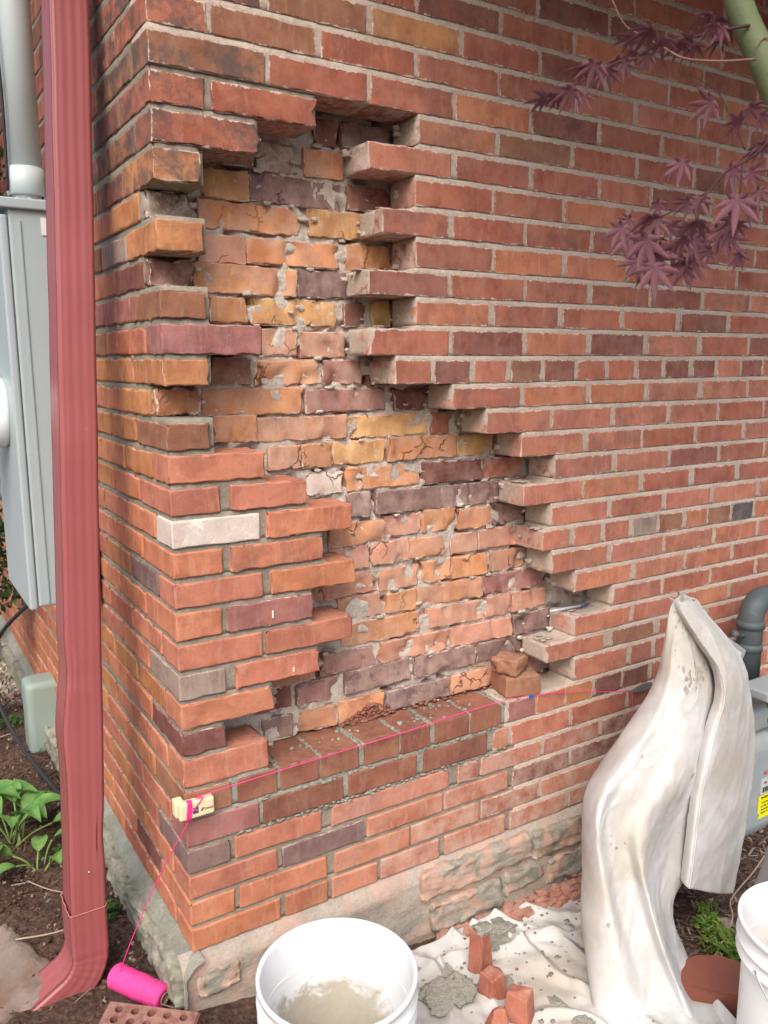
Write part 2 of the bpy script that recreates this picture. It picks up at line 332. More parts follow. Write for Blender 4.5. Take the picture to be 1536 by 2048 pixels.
# ================================================================ GROUND
def gv(lo, hi, step, far):
    a = list(np.arange(lo, hi + 1e-6, step)); d = step; x = a[-1]; up = []
    while x < far: d *= 1.35; x += d; up.append(x)
    d = step; x = a[0]; dn = []
    while x > -far: d *= 1.35; x -= d; dn.append(x)
    return dn[::-1] + a + up
gx = gv(-1.3, 2.4, .02, 60); gy = gv(-1.5, 2.9, .02, 60)
V = []
for y in gy:
    for x in gx:
        near = 1 if (-1.5 < x < 2.6 and -1.7 < y < 3.1) else .2
        V.append((x, y, ground(x, y) + near * (.012 * fb(x, y, 0, 5, 1, 3) + .006 * nz(x, y, 0, 38, 2) + .004 * nz(x, y, 0, 90, 2)) - (.0 if near == 1 else .01)))
nx = len(gx)
F = [[j * nx + i, j * nx + i + 1, (j + 1) * nx + i + 1, (j + 1) * nx + i] for j in range(len(gy) - 1) for i in range(nx - 1)]
a = NT("garden_soil"); v = a.n("ShaderNodeNewGeometry").outputs["Position"]
n1 = a.noise(v, 6, 6, .65); n2 = a.noise(v, 70, 7, .7)
soil = a.mix(a.ramp(n1, .35, .65), (.095, .062, .048), (.20, .125, .092))
soil = a.mix(a.ramp(n2, .35, .7), a.mix(1.0, soil, (.45, .42, .42), 'MULTIPLY'), soil)
vo = a.n("ShaderNodeTexVoronoi"); vo.inputs["Scale"].default_value = 70; a.l(v, vo.inputs["Vector"])
grav = a.mix(a.ramp(vo.outputs["Distance"], .1, .6), (.50, .44, .36), (.20, .17, .14)); grav = a.mix(.45, grav, vo.outputs["Color"], 'SOFT_LIGHT')
sp = a.n("ShaderNodeSeparateXYZ"); a.l(v, sp.inputs[0])
gm = a.ramp(a.math('ADD', sp.outputs[1], a.math('MULTIPLY', a.noise(v, 3, 3), .7)), 2.15, 2.35)
c = a.mix(gm, soil, grav); a.l(c, a.b.inputs["Base Color"]); a.b.inputs["Roughness"].default_value = .95
b = a.bump(n2, .9, .012); b = a.bump(vo.outputs["Distance"], .5, .01, b); a.l(b, a.b.inputs["Normal"])
link('ground', mesh('ground', V, F), a.m, kind='structure')

# ================================================================ FRONT WALL
front = thing('brick_wall', 'red brick front wall with a toothed open hole down to its inner layer', 'brick wall')
core = link('inner_layer', None, None, front)         # replaced below by its mortar mesh
bpy.data.objects.remove(core)
def parse(row):
    out = []
    for t in row.split():
        if t == '|': out.append(None)
        else:
            a, b = t[:-1].split('-'); out.append((int(a) / 1000, int(b) / 1000, t[-1]))
    return out
runs = []
XMAX = 2.36
MJ = .0100
def wall_warp(k, cx, cz, hz):
    def w(q):
        x = cx + q.x; z0, z1 = zk(k, max(x, 0)), zk(k + 1, max(x, 0)) - MJ
        t = (q.z + hz) / (2 * hz); return Vector((q.x, q.y, z0 + t * (z1 - z0) - cz))
    return w
for k in range(36):
    row = parse(FRONT[k]); cur = None
    hole = None in row
    gap = row.index(None) if hole else 99
    for i, b in enumerate(row):
        if b is None:
            if cur: runs.append((k, cur[0], cur[1], 'L'))
            cur = None; continue
        if b[0] > XMAX: continue
        left = hole and i < gap
        if cur is None: cur = [b[0], b[1]]
        cur[1] = b[1]
        # which bricks end at the hole
        endL = hole and i == gap + 1
        endR = hole and i == gap - 1
        corner = b[0] == 0
        short = (b[1] - b[0]) < .13
        header_row = k in (5, 12, 19) and not corner and short
        y1 = .204 if (corner and short) or header_row else (.100 if not (k == 5 and .1 < b[0] < 1.0) else .204)
        y0 = random.uniform(-.0008, .0004)
        if left and not corner: y0 -= random.uniform(0, .002)
        x0, x1 = b[0], b[1]
        hx, hy = (x1 - x0) / 2, (y1 - y0) / 2
        cx, cy = (x0 + x1) / 2, (y0 + y1) / 2
        z0, z1 = zk(k, cx), zk(k + 1, cx) - MJ; hz, cz = (z1 - z0) / 2, (z0 + z1) / 2
        brk = (0, 0)
        if endR and k in (27, 26): brk = (0, .014 if k == 27 else .018)
        elif endR and k in (12, 20, 8): brk = (0, .008)
        elif endL: brk = (random.choice((.002, .004, .010)), 0)
        if endL and k in (11, 10, 9, 13, 7): brk = (.012, 0)
        far = x0 > 1.3
        crisp = k < 18 and x0 < .75 and b[2] in 'or'
        stub = k >= 18 and corner and k < 28 or (endR and k > 5)
        if stub and brk == (0, 0): brk = (0, .005)
        V, F = rough_box((hx, hy, hz), (.011 if stub else .016) if not far else .024, .0024 if not crisp else .0030, .0026 if stub else (.0010 if crisp else .0012), .0010 if stub else .0006, k * 7.3 + x0 * 51, wall_warp(k, cx, cz, hz), chips=.0055 if stub else (.0016 if crisp else .0026), brk=brk)
        smear = {'W': .95, 'P': .22, 'V': .40, 'G': .35}.get(b[2], .10 if not crisp else .03)
        if k in (3, 5, 4, 2) and b[2] == 'r': smear = .28
        if x0 > .4 and k < 10: smear += .10
        grime = .75 if (corner and k >= 25) else (.5 if b[2] == 'B' else (random.choice((0, .10, .22, .35)) if x0 > .1 and k > 9 else random.choice((0, 0, .12))))
        code = b[2]
        if x0 > .42 and k > 5:
            code = {'O': 'o', 'D': 'd', 'Y': 'Y'}.get(code, code)
        if k >= 26 and x0 < .3 and code == 'r': code = 'R'
        dst = .16 if x0 > .4 else .05
        if k < 4 and x0 > .3: dst = .40 + .25 * (x0 > .6)
        if k < 2 and x0 > .45: dst = .80
        wear = 0
        if k < 3 and x0 > .33: smear = .46
        if k in (4, 5) and b[2] == 'n': dst, smear = 0, .02
        lab = None
        if k == 14 and corner: lab = 'corner brick whitened with old lime'
        if k == 30 and b[2] == 'Y': lab = 'brick with an ochre yellow left half'
        if k == 12 and b[2] == 'B': lab = 'blue black header brick'
        if k == 20 and corner: lab = 'long mauve brick with a cracked face'
        if k == 11 and b[2] == 'P': lab = 'mauve pink brick with a white paint tick'
        put_brick(front, V, F, (cx, cy, cz), code, smear, random.uniform(.35, .95) if endL else (.45 if endR and k > 17 else 0), grime, label=lab, end_side=-1.0 if endL else 1.0, half=(hx, hz), edge=wear if wear else 0 if (crisp or (corner and k < 25)) else (.0040 if x0 > .35 or k > 24 else .002) if code != 'n' else 0, dust=dst, top=(.06 if code == 'n' else (.12 if crisp else .5)))
    if cur: runs.append((k, cur[0], min(cur[1], XMAX), 'R'))

def covered(k, x):
    return any(r[0] == k and r[1] - .002 <= x <= r[2] + .002 for r in runs)
def slab(k, xa, xb, rec, y1, amp, cornered, hi_res=.009, seed=0., openL=False, openR=False, kind='tan'):
    """mortar that the bricks of one course are bedded in; front face uneven"""
    V = []; F = []
    xa2 = xa + (rec if cornered else (.003 if openL else -.004)); xb2 = xb - (.003 if openR else 0)
    nu = max(2, int((xb2 - xa2) / hi_res)); nv = 6
    def P(x, t, y):
        x_ = max(x, 0); top = zk(k + 1, x_) - .0004
        if not covered(k + 1, x_): top -= MJ + (.0012 if kind != 'tan' else -.0010 - .0045 * max(-.2, nz(x, y, 0, 40, k)))
        return x, y, zk(k, x_) + .0002 + t * (top - zk(k, x_))
    idx = {}
    def add(key, p):
        if key not in idx: idx[key] = len(V); V.append(p)
        return idx[key]
    def front_pt(i, j):
        x, y, z = P(xa2 + (xb2 - xa2) * i / nu, j / nv, rec)
        d = amp * (.8 * nz(x, 0, z, 55, seed) + 1.0 * nz(x, 0, z, 150, seed) + .5 * nz(x, 0, z, 14, seed))
        return x, y + d, z
    def back_pt(i, j):
        x, y, z = P(xa2 + (xb2 - xa2) * i / nu, j / nv, y1); return x, y, z
    for j in range(nv):
        for i in range(nu):
            F.append([add(('f', i + a, j + b), front_pt(i + a, j + b)) for a, b in ((0, 0), (1, 0), (1, 1), (0, 1))])
    # bottom, top, ends
    ND = 5
    def edge(key, i, j, s):
        f, bk = Vector(front_pt(i, j)), Vector(back_pt(i, j)); p = f.lerp(bk, s / ND)
        if 0 < s < ND: p.z += .0016 * nz(p.x, p.y, p.z, 70, seed) * (1 if j else .3)
        return ('f', i, j) if s == 0 else (key, i, j, s), p
    for i in range(nu):
        for s in range(ND):
            for j, rev in ((0, False), (nv, True)):
                q = [add(*edge('e', i + a, j, s + b)) for a, b in ((0, 0), (0, 1), (1, 1), (1, 0))]
                F.append(q[::-1] if rev else q)
    for j in range(nv):
        for s in range(ND):
            for i, rev in ((0, True), (nu, False)):
                q = [add(*edge('e', i, j + a, s + b)) for a, b in ((0, 0), (0, 1), (1, 1), (1, 0))]
                F.append(q[::-1] if rev else q)
    return V, F
parts = {'tan': [], 'grey': [], 'new': []}
for (k, xa, xb, side) in runs:
    hole = k < 28 and k > 5
    corner = xa == 0
    if k in (5, 4) or (k == 3 and False):
        xs = [(xa, .10, 'grey'), (.10, .862, 'new'), (.862, xb, 'tan')]
    elif k < 4: xs = [(xa, .45, 'grey'), (.45, xb, 'tan')]
    elif side == 'L': xs = [(xa, xb, 'grey')]
    else: xs = [(xa, xb, 'tan')]
    if k >= 28 or k in (0, 1, 2, 3): xs = [(xa, .9, 'grey' if k < 18 else 'tan'), (.9, xb, 'tan')]
    for n, (a_, b_, t) in enumerate(xs):
        rec, amp = {'tan': (.0016, .0005), 'grey': (.0052, .0012), 'new': (.0040, .0022)}[t]
        parts[t].append(slab(k, a_, b_, rec, .098 if not (k == 5 and t == 'new') else .2, amp, corner and n == 0, seed=3.3,
                             openL=(side == 'R' and hole), openR=(side == 'L'), kind=t))
for t, m in (('tan', M_TAN), ('grey', M_GREY), ('new', M_NEW)):
    v_, f_ = join(*parts[t]); link('mortar', mesh('mortar', v_, f_), m, front)

# inner layer: bricks of the second wythe in lumpy pale mortar
def inner_y(x, z):
    return .1175 - .004 * max(0, nz(x, 0, z, 16, 8) + .05) - .0028 * nz(x, 0, z, 60, 4) - .0030 * nz(x, 0, z, 170, 6) + .06 * max(0, nz(x, 0, z, 21, 14) - .22) + .07 * max(0, nz(x * .4, 0, z, 42, 24) - .22)
V, F = sheet(250, 290, lambda s, t: (lambda x, z: (x, inner_y(x, z), z))(.095 + s * 1.25, 5.9 * H + t * 22.3 * H))
V2, F2 = sheet(4, 4, lambda s, t: (.095 + (1 - s) * 1.25, .215, 5.9 * H + t * 22.3 * H))
v_, f_ = join((V, F), (V2, F2))
inner = link('inner_layer', mesh('inner_layer', v_, f_), M_PALE, front, label='exposed second layer of old soft bricks in crumbling pale mortar')
INNER[6] = "225-305V " + INNER[6]; INNER[7] = "205-300D " + INNER[7]; INNER[8] = "225-370S " + INNER[8]; INNER[26] = "130-238N " + INNER[26]
for k, row in INNER.items():
    for (x0, x1, c) in parse(row):
        cx = (x0 + x1) / 2; z0 = zk(k, cx) - .002 + random.uniform(-.003, .002); z1 = z0 + .0565 + random.uniform(-.004, .003)
        y0 = .1095 + random.uniform(-.005, .004); y1 = .205
        if c == 'W': y0 += .004
        hx, hy, hz = (x1 - x0) / 2, (y1 - y0) / 2, (z1 - z0) / 2
        big = (k, c) in ((21, 'Y'), (10, 'O'), (24, 'Y'), (17, 'Y'))
        V, F = rough_box((hx, hy, hz), .010, .0026, .0022 if not big else .0042, .0018, k * 3.7 + x0 * 77, None, chips=.007,
                         brk=(random.choice((0, 0, .004, .008)), random.choice((0, 0, .004, .008))))
        # spalled, cracked face
        sd_ = k * 5.1 + x0 * 13
        V = [Vector((q.x, q.y + (.010 * max(0, nz(q.x, 0, q.z * .6, 30, sd_) - .18) * 3 if q.y < -hy * .5 else 0), q.z)) for q in V]
        o = put_brick(inner, V, F, (cx, (y0 + y1) / 2, (z0 + z1) / 2), {'O': 'io', 'S': 'is', 'Y': 'iy', 'r': 'is'}.get(c, c), {'V': .42, 'W': .95, 'D': .32, 'P': .36, 'S': .28, 'G': .8}.get(c, .18), .3, 0, lj=.12, half=(hx, hz), edge=.0035, dust=random.uniform(.35, .65) if c not in 'YD' else .25, crack=random.choice((0, .4, .9)))
        o.rotation_euler = (random.uniform(-.03, .03), random.uniform(-.015, .015), random.uniform(-.04, .04))
# broken fill: stubs of mortar, brick crumbs in the joints of the inner layer
def lump(c, r, seed, sq=(1, 1, 1), n=3, amp=.35):
    base = [Vector(v) for v in ((-1, -1, -1), (1, -1, -1), (1, 1, -1), (-1, 1, -1), (-1, -1, 1), (1, -1, 1), (1, 1, 1), (-1, 1, 1))]
    st = [-1 + 2 * i / n for i in range(n + 1)]
    idx = {}; V = []; F = []
    def vid(p):
        key = tuple(round(t, 4) for t in p)
        if key not in idx:
            q = Vector(p); q = q.lerp(q.normalized() * 1.15, .6)
            q *= 1 + amp * nz(*q, 1.1, seed) + amp * .6 * nz(*q, 3, seed)
            idx[key] = len(V); V.append(Vector((c[0] + q.x * r * sq[0], c[1] + q.y * r * sq[1], c[2] + q.z * r * sq[2])))
        return idx[key]
    for ax_ in range(3):
        for sgn in (-1, 1):
            for i in range(n):
                for j in range(n):
                    q = []
                    for di, dj in ((0, 0), (1, 0), (1, 1), (0, 1)):
                        t = [0, 0, 0]; t[ax_] = sgn; t[(ax_ + 1) % 3] = st[i + di]; t[(ax_ + 2) % 3] = st[j + dj]; q.append(vid(t))
                    F.append(q if sgn > 0 else q[::-1])
    return V, F
def holespan(k):
    row = parse(FRONT[k])
    if None not in row: return None
    g = row.index(None); return (row[g - 1][1] if g > 0 else .1, row[g + 1][0])
L = []
for i in range(110):
    k = random.randint(6, 27); hs = holespan(k)
    x = random.uniform(max(.1, hs[0] - .02), hs[1] + .05); z = zk(k, x) + random.choice((-.006, -.004, 0)) + random.uniform(-.004, .003)
    if random.random() < .25: z += random.uniform(0, .05)
    L.append(lump((x, .110 + random.uniform(-.004, .006), z), random.uniform(.002, .0065), i * 1.7, (1.7, .7, .7), 3, .6))
for k in range(6, 28):
    if k % 1 == 0:
        hs = holespan(k)
        if hs is None: continue
        for e, sg in ((hs[0], 1), (hs[1], -1)):
            for q in range(2):
                L.append(lump((e + sg * random.uniform(-.01, .012), random.uniform(.07, .11), zk(k, e) + random.uniform(.0, .05)), random.uniform(.003, .008), k * 3 + q, (1.2, .8, .8), 3, .6))
v_, f_ = join(*L); link('mortar_lumps', mesh('mortar_lumps', v_, f_), M_PALE, inner, kind='stuff')
# orange brick crumbs and pockets
L = []
for i in range(420):
    x = random.gauss(.50, .035) if i % 6 else random.uniform(.44, .9); z = zk(6, x) - .008 + random.uniform(0, .042 if i % 3 else .008) * (1 - min(1, abs(x - .52) / .12) if i % 3 else 1)
    y = .112 + random.uniform(-.012, .008)
    L.append(lump((x, y, z), random.uniform(.0012, .0048), i * 2.3, (1.2, 1, .7), 2, .6))
v_, f_ = join(*L); o = link('brick_crumbs', mesh('brick_crumbs', v_, f_), BR, inner, kind='stuff', smear=.25, ends=0., grime=0., end_side=1., half_x=9., half_z=9., edge=0., dust=.15, top_dust=.2, crack=0.); o.color = (.24, .085, .058, 1)
# wet mortar droppings on the new course of headers
L = []
for i in range(50):
    cxs = random.choice((.16, .27, .40, .44, .60, .63, .70, .82)); x = cxs + random.gauss(0, .03); y = random.uniform(.01, .10)
    if not .12 < x < .9: continue
    L.append(lump((x, y, zk(6, x) - MJ + .0015), random.uniform(.0012, .0042) * (1.5 if random.random() < .12 else 1), i * 2.9, (1.2, 1.1, .7), 2, .5))
for e in (.112, .2125, .3155, .424, .531, .626, .743, .856):
    for q in range(9):
        L.append(lump((e + random.uniform(-.005, .005), random.uniform(.0, .11), zk(6, e) - MJ + random.uniform(-.002, .002)), random.uniform(.002, .0048), e * 99 + q, (1, 1.6, .5), 3, .6))
v_, f_ = join(*L); link('mortar_droppings', mesh('mortar_droppings', v_, f_), M_NEW, front, kind='stuff')
# squeezed mortar round the new bricks
L = []
for i in range(150):
    k = random.choice((4, 4, 5, 3)); x = random.uniform(.11, .87)
    if k == 3 and x < .17: continue
    L.append(lump((x, random.uniform(-.001, .003), zk(k + 1 if k == 3 else k, x) - MJ / 2 + random.uniform(-.006, .006)), random.uniform(.0014, .0036), i * 1.3, (1.9, .7, .8), 3, .6))
v_, f_ = join(*L); link('mortar_squeeze', mesh('mortar_squeeze', v_, f_), M_NEW, front, kind='stuff')
# mortar smears kept on the brick ends and beds at the right rim
L = []
for k in range(7, 28):
    hs = holespan(k); e = hs[1]
    for q in range(5):
        L.append(lump((e + random.uniform(.0, .05) , random.uniform(.01, .095), zk(k + 1, e) - MJ + .004 + random.uniform(-.002, .002)), random.uniform(.004, .009), k + q * 7, (1.6, 1.2, .28), 3, .5))
v_, f_ = join(*L); link('mortar_scraps', mesh('mortar_scraps', v_, f_), M_TAN, front, kind='stuff')

# ================================================================ SIDE WALL
side = thing('brick_wall', 'brick side wall running back behind the red downspout', 'brick wall')
MS = []
YM = 3.05
sidecols = 'ooOrRoOrDRNoO'
for k in range(36):
    row = parse(FRONT[k]); first = row[0]
    if first is None: y = .105
    else: y = .215 if first[1] < .13 else .112
    if first is not None and first[1] == .164: y = .112
    while y < YM:
        ln = .202 + random.uniform(-.006, .008)
        if k in (20, 21) and y < .45: ln = .096 if (y > .11 and y < .33) else ln
        near = y < .8
        c = random.choice('ooOroORro' if k < 20 else 'rRDNrR')
        if k in (1, 7, 10) and y < .4 and random.random() < .5: c = 'D'
        if k == 12 and y < .2: c = 'V'
        if k == 21 and y < .45: c = 'P'
        if k == 23 and y < .3: c = 'G'
        if k == 24 and y < .2: c = 'O'
        if k == 22 and y < .2: c = 'D'
        if k == 18 and y < .2: c = 'O'
        x0 = random.uniform(-.0016, .0016); hx, hy, hz = (.1 - x0) / 2, ln / 2, .0265
        cz = zk(k, 0) + hz
        V, F = rough_box((hy, hx, hz), .018 if near else .04, .0045, .0022, .0007, k * 9.1 + y * 33, None, chips=.003)
        V = [Vector((-q.y, q.x, q.z)) for q in V]
        if y < 2.6 or True:
            put_brick(side, V, F, (x0 + hx, y + hy, cz), c, .55 if c == 'V' else (.10 if k > 4 else .2), .2, .85 if (k >= 25 and y < .34) else (.25 if k > 24 else .0))
        y += ln + random.uniform(.008, .011)
for k, cd, sm_, lab in ((24, 'G', .75, 'broken brick end coated with grey green mortar'), (22, 'D', .55, 'broken maroon brick end'), (18, 'O', .50, 'broken orange brick end smeared with mortar')):
    V, F = rough_box((.046, .014, .0265), .008, .004, .006, .003, k * 3.3, None, chips=.008, brk=(0, .010)); cz = zk(k, 0) + .0285
    put_brick(side, V, F, (.052, .095, cz), cd, sm_, 0, 0, name='broken_end', label=lab, dust=.45, crack=.9, half=(.046, .0265), edge=.006)
def sslab(k):
    V = []; F = []; nv = 6; n = 150
    ys = [.004 + (YM - .004) * (i / n) ** 1.5 for i in range(n + 1)]
    row = parse(FRONT[k]); y00 = .104 if row[0] is None else .012
    idx = {}
    def pt(i, j, b):
        y = max(ys[i], y00) if i == 0 else max(ys[i], y00 + .0005 * i); z = zk(k, 0) + .0002 + j / nv * (zk(k + 1, 0) - zk(k, 0) - .0004)
        x = (.0022 if k > 23 else .0040) + .0010 * (nz(0, y, z, 60, 2) + nz(0, y, z, 16, 2)) if not b else .097
        return (x, y, z)
    def add(i, j, b):
        key = (i, j, b)
        if key not in idx: idx[key] = len(V); V.append(pt(*key))
        return idx[key]
    for i in range(n):
        for j in range(nv): F.append([add(i + 1, j, 0), add(i, j, 0), add(i, j + 1, 0), add(i + 1, j + 1, 0)])
        F.append([add(i, 0, 0), add(i + 1, 0, 0), add(i + 1, 0, 1), add(i, 0, 1)])
        F.append([add(i, nv, 0), add(i, nv, 1), add(i + 1, nv, 1), add(i + 1, nv, 0)])
    for j in range(nv): F.append([add(0, j, 0), add(0, j, 1), add(0, j + 1, 1), add(0, j + 1, 0)])
    return V, F
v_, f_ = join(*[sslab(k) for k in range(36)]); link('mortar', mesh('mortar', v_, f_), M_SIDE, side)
# blocking masonry behind both faces so no daylight shows through the joints
v_, f_ = join(rough_box((.04, 1.42, 1.13), .4, .002, 0, 0), ); v_ = [q + Vector((.16, 1.66, 1.13)) for q in v_]
link('backing', mesh('backing', v_, f_), M_SIDE, side)
v_, f_ = rough_box((1.13, .04, 1.13), .4, .002, 0, 0); v_ = [q + Vector((1.235, .262, 1.13)) for q in v_]
link('backing', mesh('backing', v_, f_), M_TAN, front)

# ================================================================ FOUNDATION
found = thing('stone_foundation', 'rough grey stone footing dusted with pink brick powder under the brick corner', 'foundation')
def make_stone_mat(name, pinkfac, base1=(.27, .26, .225), base2=(.42, .39, .34)):
    a = NT(name); g = a.n("ShaderNodeNewGeometry"); v = g.outputs["Position"]
    mp = a.n("ShaderNodeMapping"); mp.inputs["Scale"].default_value = (1, 1, 2.6); mp.inputs["Rotation"].default_value = (0, .25, 0); a.l(v, mp.inputs["Vector"])
    n1 = a.noise(mp.outputs[0], 14, 7, .7, .6); n2 = a.noise(v, 110, 7, .72); n3 = a.noise(mp.outputs[0], 38, 5, .6)
    col = a.mix(a.ramp(n1, .35, .65), base1, base2)
    col = a.mix(a.ramp(n2, .3, .75, 0, .5), col, tuple(x * .5 for x in base1))
    col = a.mix(a.ramp(a.noise(v, 10, 5, .6), .52, .68, 0, .6), col, (.17, .19, .12))
    col = a.mix(a.ramp(a.noise(v, 9, 8, .7, .9), .47, .57, 0, pinkfac), col, a.mix(n2, (.46, .27, .215), (.62, .42, .345)))
    a.l(col, a.b.inputs["Base Color"]); a.b.inputs["Roughness"].default_value = .95; a.b.inputs["Specular IOR Level"].default_value = .12
    b = a.bump(n2, .7, .004); b = a.bump(n3, .45, .008, b); a.l(b, a.b.inputs["Normal"]); return a.m
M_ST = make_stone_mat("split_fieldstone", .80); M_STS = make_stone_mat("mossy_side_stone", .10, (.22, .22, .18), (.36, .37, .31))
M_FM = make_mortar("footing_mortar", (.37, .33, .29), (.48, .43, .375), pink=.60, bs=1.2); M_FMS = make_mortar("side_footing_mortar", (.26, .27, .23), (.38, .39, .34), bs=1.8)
def footing_y(x, z):
    d = max(0, -z); s_ = min(1, d / .035); return .002 * (1 - s_) - .022 * s_ - s_ * (.006 * fb(x, 0, z * 2, 6, 5, 3) + .003 * abs(nz(x, 0, z * 2.4, 15, 3)) + .002 * nz(x, 0, z, 70, 3))
V, F = sheet(260, 44, lambda s, t: (lambda x, z: (x, footing_y(x, z - .004) + (.012 if t > .995 else 0), z))(-.03 + s * 2.4, -.42 + t * (.4195 + zk(0, max(-.03 + s * 2.4, 0)))))
V1, F1 = sheet(40, 2, lambda s, t: (-.03 + s * 2.4, t * .12 - .004 if t else footing_y(-.03 + s * 2.4, 0), .0005 - t * .0008))
link('mortar', mesh('mortar', *join((V, F))), M_FM, found)
stones = [(.0, .10, -.095, -.035),  (.575, .93, -.092, -.012), (.60, .83, -.185, -.105), (.845, .985, -.17, -.10), (.95, 1.27, -.105, -.022),
          (1.0, 1.16, -.19, -.115), (1.17, 1.46, -.21, -.115), (1.29, 1.62, -.105, -.02), (1.48, 1.8, -.21, -.115), (1.64, 2.0, -.1, -.02), (2.02, 2.3, -.11, -.02)]
def stone_obj(parent, half, c, mat, seed, swap=False):
    V, F = rough_box(half, .010, .014, .006, .0015, seed)
    out = []
    for q in V:
        d = .0055 * fb(q.x, q.y, q.z * 2.2, 14, seed, 3); led = .0018 * math.copysign(1, math.sin(q.z * 210 + 3 * nz(q.x, 0, q.z, 20, seed)))
        e = Vector((q.x * (1 + .12 * nz(q.x, q.z, 0, 9, seed + 2)), q.y - d - (led if q.y < 0 else 0), q.z + .008 * nz(q.x, 0, 0, 18, seed)))
        out.append(Vector((e.y, -e.x, e.z)) if swap else e)
    return link('stone', mesh('stone', out, F), mat, parent, c)
for n, (x0, x1, z0, z1) in enumerate(stones):
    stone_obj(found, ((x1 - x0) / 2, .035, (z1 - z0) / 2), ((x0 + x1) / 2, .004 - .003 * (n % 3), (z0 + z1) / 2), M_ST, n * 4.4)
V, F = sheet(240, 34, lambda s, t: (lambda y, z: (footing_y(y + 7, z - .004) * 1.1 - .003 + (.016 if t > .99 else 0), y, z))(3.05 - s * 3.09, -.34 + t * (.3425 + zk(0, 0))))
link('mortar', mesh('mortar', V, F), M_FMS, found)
y = -.02; n = 0
while y < 3.0:
    ln = random.uniform(.16, .32)
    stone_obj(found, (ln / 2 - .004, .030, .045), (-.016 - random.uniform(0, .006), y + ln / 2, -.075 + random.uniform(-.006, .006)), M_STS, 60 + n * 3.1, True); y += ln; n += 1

# ================================================================ TABLE OF THINGS ON THE WALL
def stroke(name, pts, w, mat, parent=None):
    return link(name, mesh(name, *tube(pts, w, 6)), mat, parent)
M_WHITE = plain("white_paint", (.8, .8, .78), .5)
for (x, z, hgt) in ((.207, 11 * H + .026, .016), (.252, 9 * H + .020, .010)):
    v_, f_ = rough_box((.0017, .0006, hgt / 2), .004, .0004, .0003, 0, x * 100)
    link('paint_tick', mesh('paint_tick', v_, f_), M_WHITE, front, (x, -.0030, z), label='short white vertical paint tick')

# line block at the corner
M_BLK = plain("cream_wood", (.74, .62, .40), .55, .05, 60, .15, 300)
M_PINK = plain("neon_pink_twine", (.93, .045, .27), .5, .15, 900, .6, 900); M_PINKW = plain("neon_pink_windings", (.95, .07, .32), .6, .22, 260, .7, 500)
M_INK = plain("black_ink", (.03, .03, .035), .7)
zb = 5 * H + .024
blk = thing('line_block', 'cream mason line block wrapped with pink string on the brick corner', 'line block', (0, 0, zb))
o = link('block_body', mesh('block_body', *xf(rough_box((.0370, .0095, .0185), .01, .004, .0004, 0, 2), (.018, -.013, 0))), M_BLK, blk)
link('block_body', mesh('block_body', *xf(rough_box((.0100, .012, .0185), .01, .004, .0004, 0, 5), (-.0130, .006, 0))), M_BLK, blk)
L = []
for q in range(11):
    x = -.002 + q * .0009
    L.append(tube(smooth_path([(x, -.0238, .0175), (x - .002, -.0242, 0), (x - .004, -.0238, -.018), (x - .003, -.014, -.0200), (x, -.004, -.002), (x, -.012, .0195), (x, -.0238, .0175)], 4), .00085, 5))
link('string_wrap', mesh('string_wrap', *join(*L)), M_PINK, blk)
# printed emblem: dark square with arcs, slanted bars and a word
v_, f_ = rough_box((.0058, .0003, .0070), .01, .0002, 0, 0); link('emblem', mesh('emblem', v_, f_), plain("dark_blue_ink", (.05, .07, .13), .6), blk, (.0145, -.0226, -.001))
for q in range(3):
    stroke('emblem_arc', [(.0145 + (.001 + .0017 * (q + 1)) * math.cos(t) - .002, -.0231, -.003 + (.001 + .0017 * (q + 1)) * math.sin(t)) for t in np.linspace(.1, 2.2, 8)], .00028, M_BLK, blk)
for q in range(2):
    v_ = [(0, 0, 0), (.0016, 0, 0), (.0058, 0, .0066), (.0042, 0, .0066)]; v_ = v_ + [(a_, .0004, c_) for a_, b_, c_ in v_]
    link('emblem_bar', mesh('emblem_bar', v_, [[0, 1, 2, 3], [7, 6, 5, 4], [0, 4, 5, 1], [1, 5, 6, 2], [2, 6, 7, 3], [3, 7, 4, 0]], False), M_INK, blk, (.0245 + q * .0024, -.0230, -.0055))
def text(body, size, loc, rot, mat, parent, name='lettering', ext=.0002):
    c = bpy.data.curves.new(name, 'FONT'); c.body = body; c.size = size; c.extrude = ext; c.materials.append(mat)
    o = bpy.data.objects.new(name, c); S.collection.objects.link(o); o.location = loc; o.rotation_euler = rot
    bpy.context.view_layer.update()
    m_ = bpy.data.meshes.new_from_object(o.evaluated_get(bpy.context.evaluated_depsgraph_get())); bpy.data.objects.remove(o); bpy.data.curves.remove(c)
    o = bpy.data.objects.new(name, m_); S.collection.objects.link(o); o.location = loc; o.rotation_euler = rot
    if parent: o.parent = parent
    return o
text("CEMEX", .0062, (.0325, -.0231, -.0050), (R(90), 0, 0), M_INK, blk)

# string
string = link('mason_string', mesh('mason_string', *join(
    tube(smooth_path([(-.002, -.024, zb - .012), (.03, -.024, .361), (.054, -.018, .3655), (.5, -.010, .3725), (.915, -.010, .378), (1.324, -.012, .302)], 10), .00125, 6),
    tube(smooth_path([(1.324, -.012, .302), (1.329, -.013, .27), (1.331, -.012, .18)], 5), .00105, 6),
    tube(smooth_path([(-.004, -.026, zb - .02), (-.05, .02, .2), (-.105, .085, .02), (-.128, .125, -.085)], 8), .00115, 6))), M_PINK)
tag(string, 'neon pink mason string stretched taut across the wall at the new course', 'string')
v_, f_ = rough_box((.0075, .0018, .004), .004, .001, .0003, 0, 8)
tag(link('blue_tape', mesh('blue_tape', v_, f_), plain("blue_tape", (.02, .13, .50), .5), None, (.935, -.013, .3745), (0, .2, 0)), 'small blue tape mark on the pink string', 'tape')
M_STEEL = plain("dull_steel", (.42, .44, .45), .4, .2, 90, .1, 200, metal=.8)
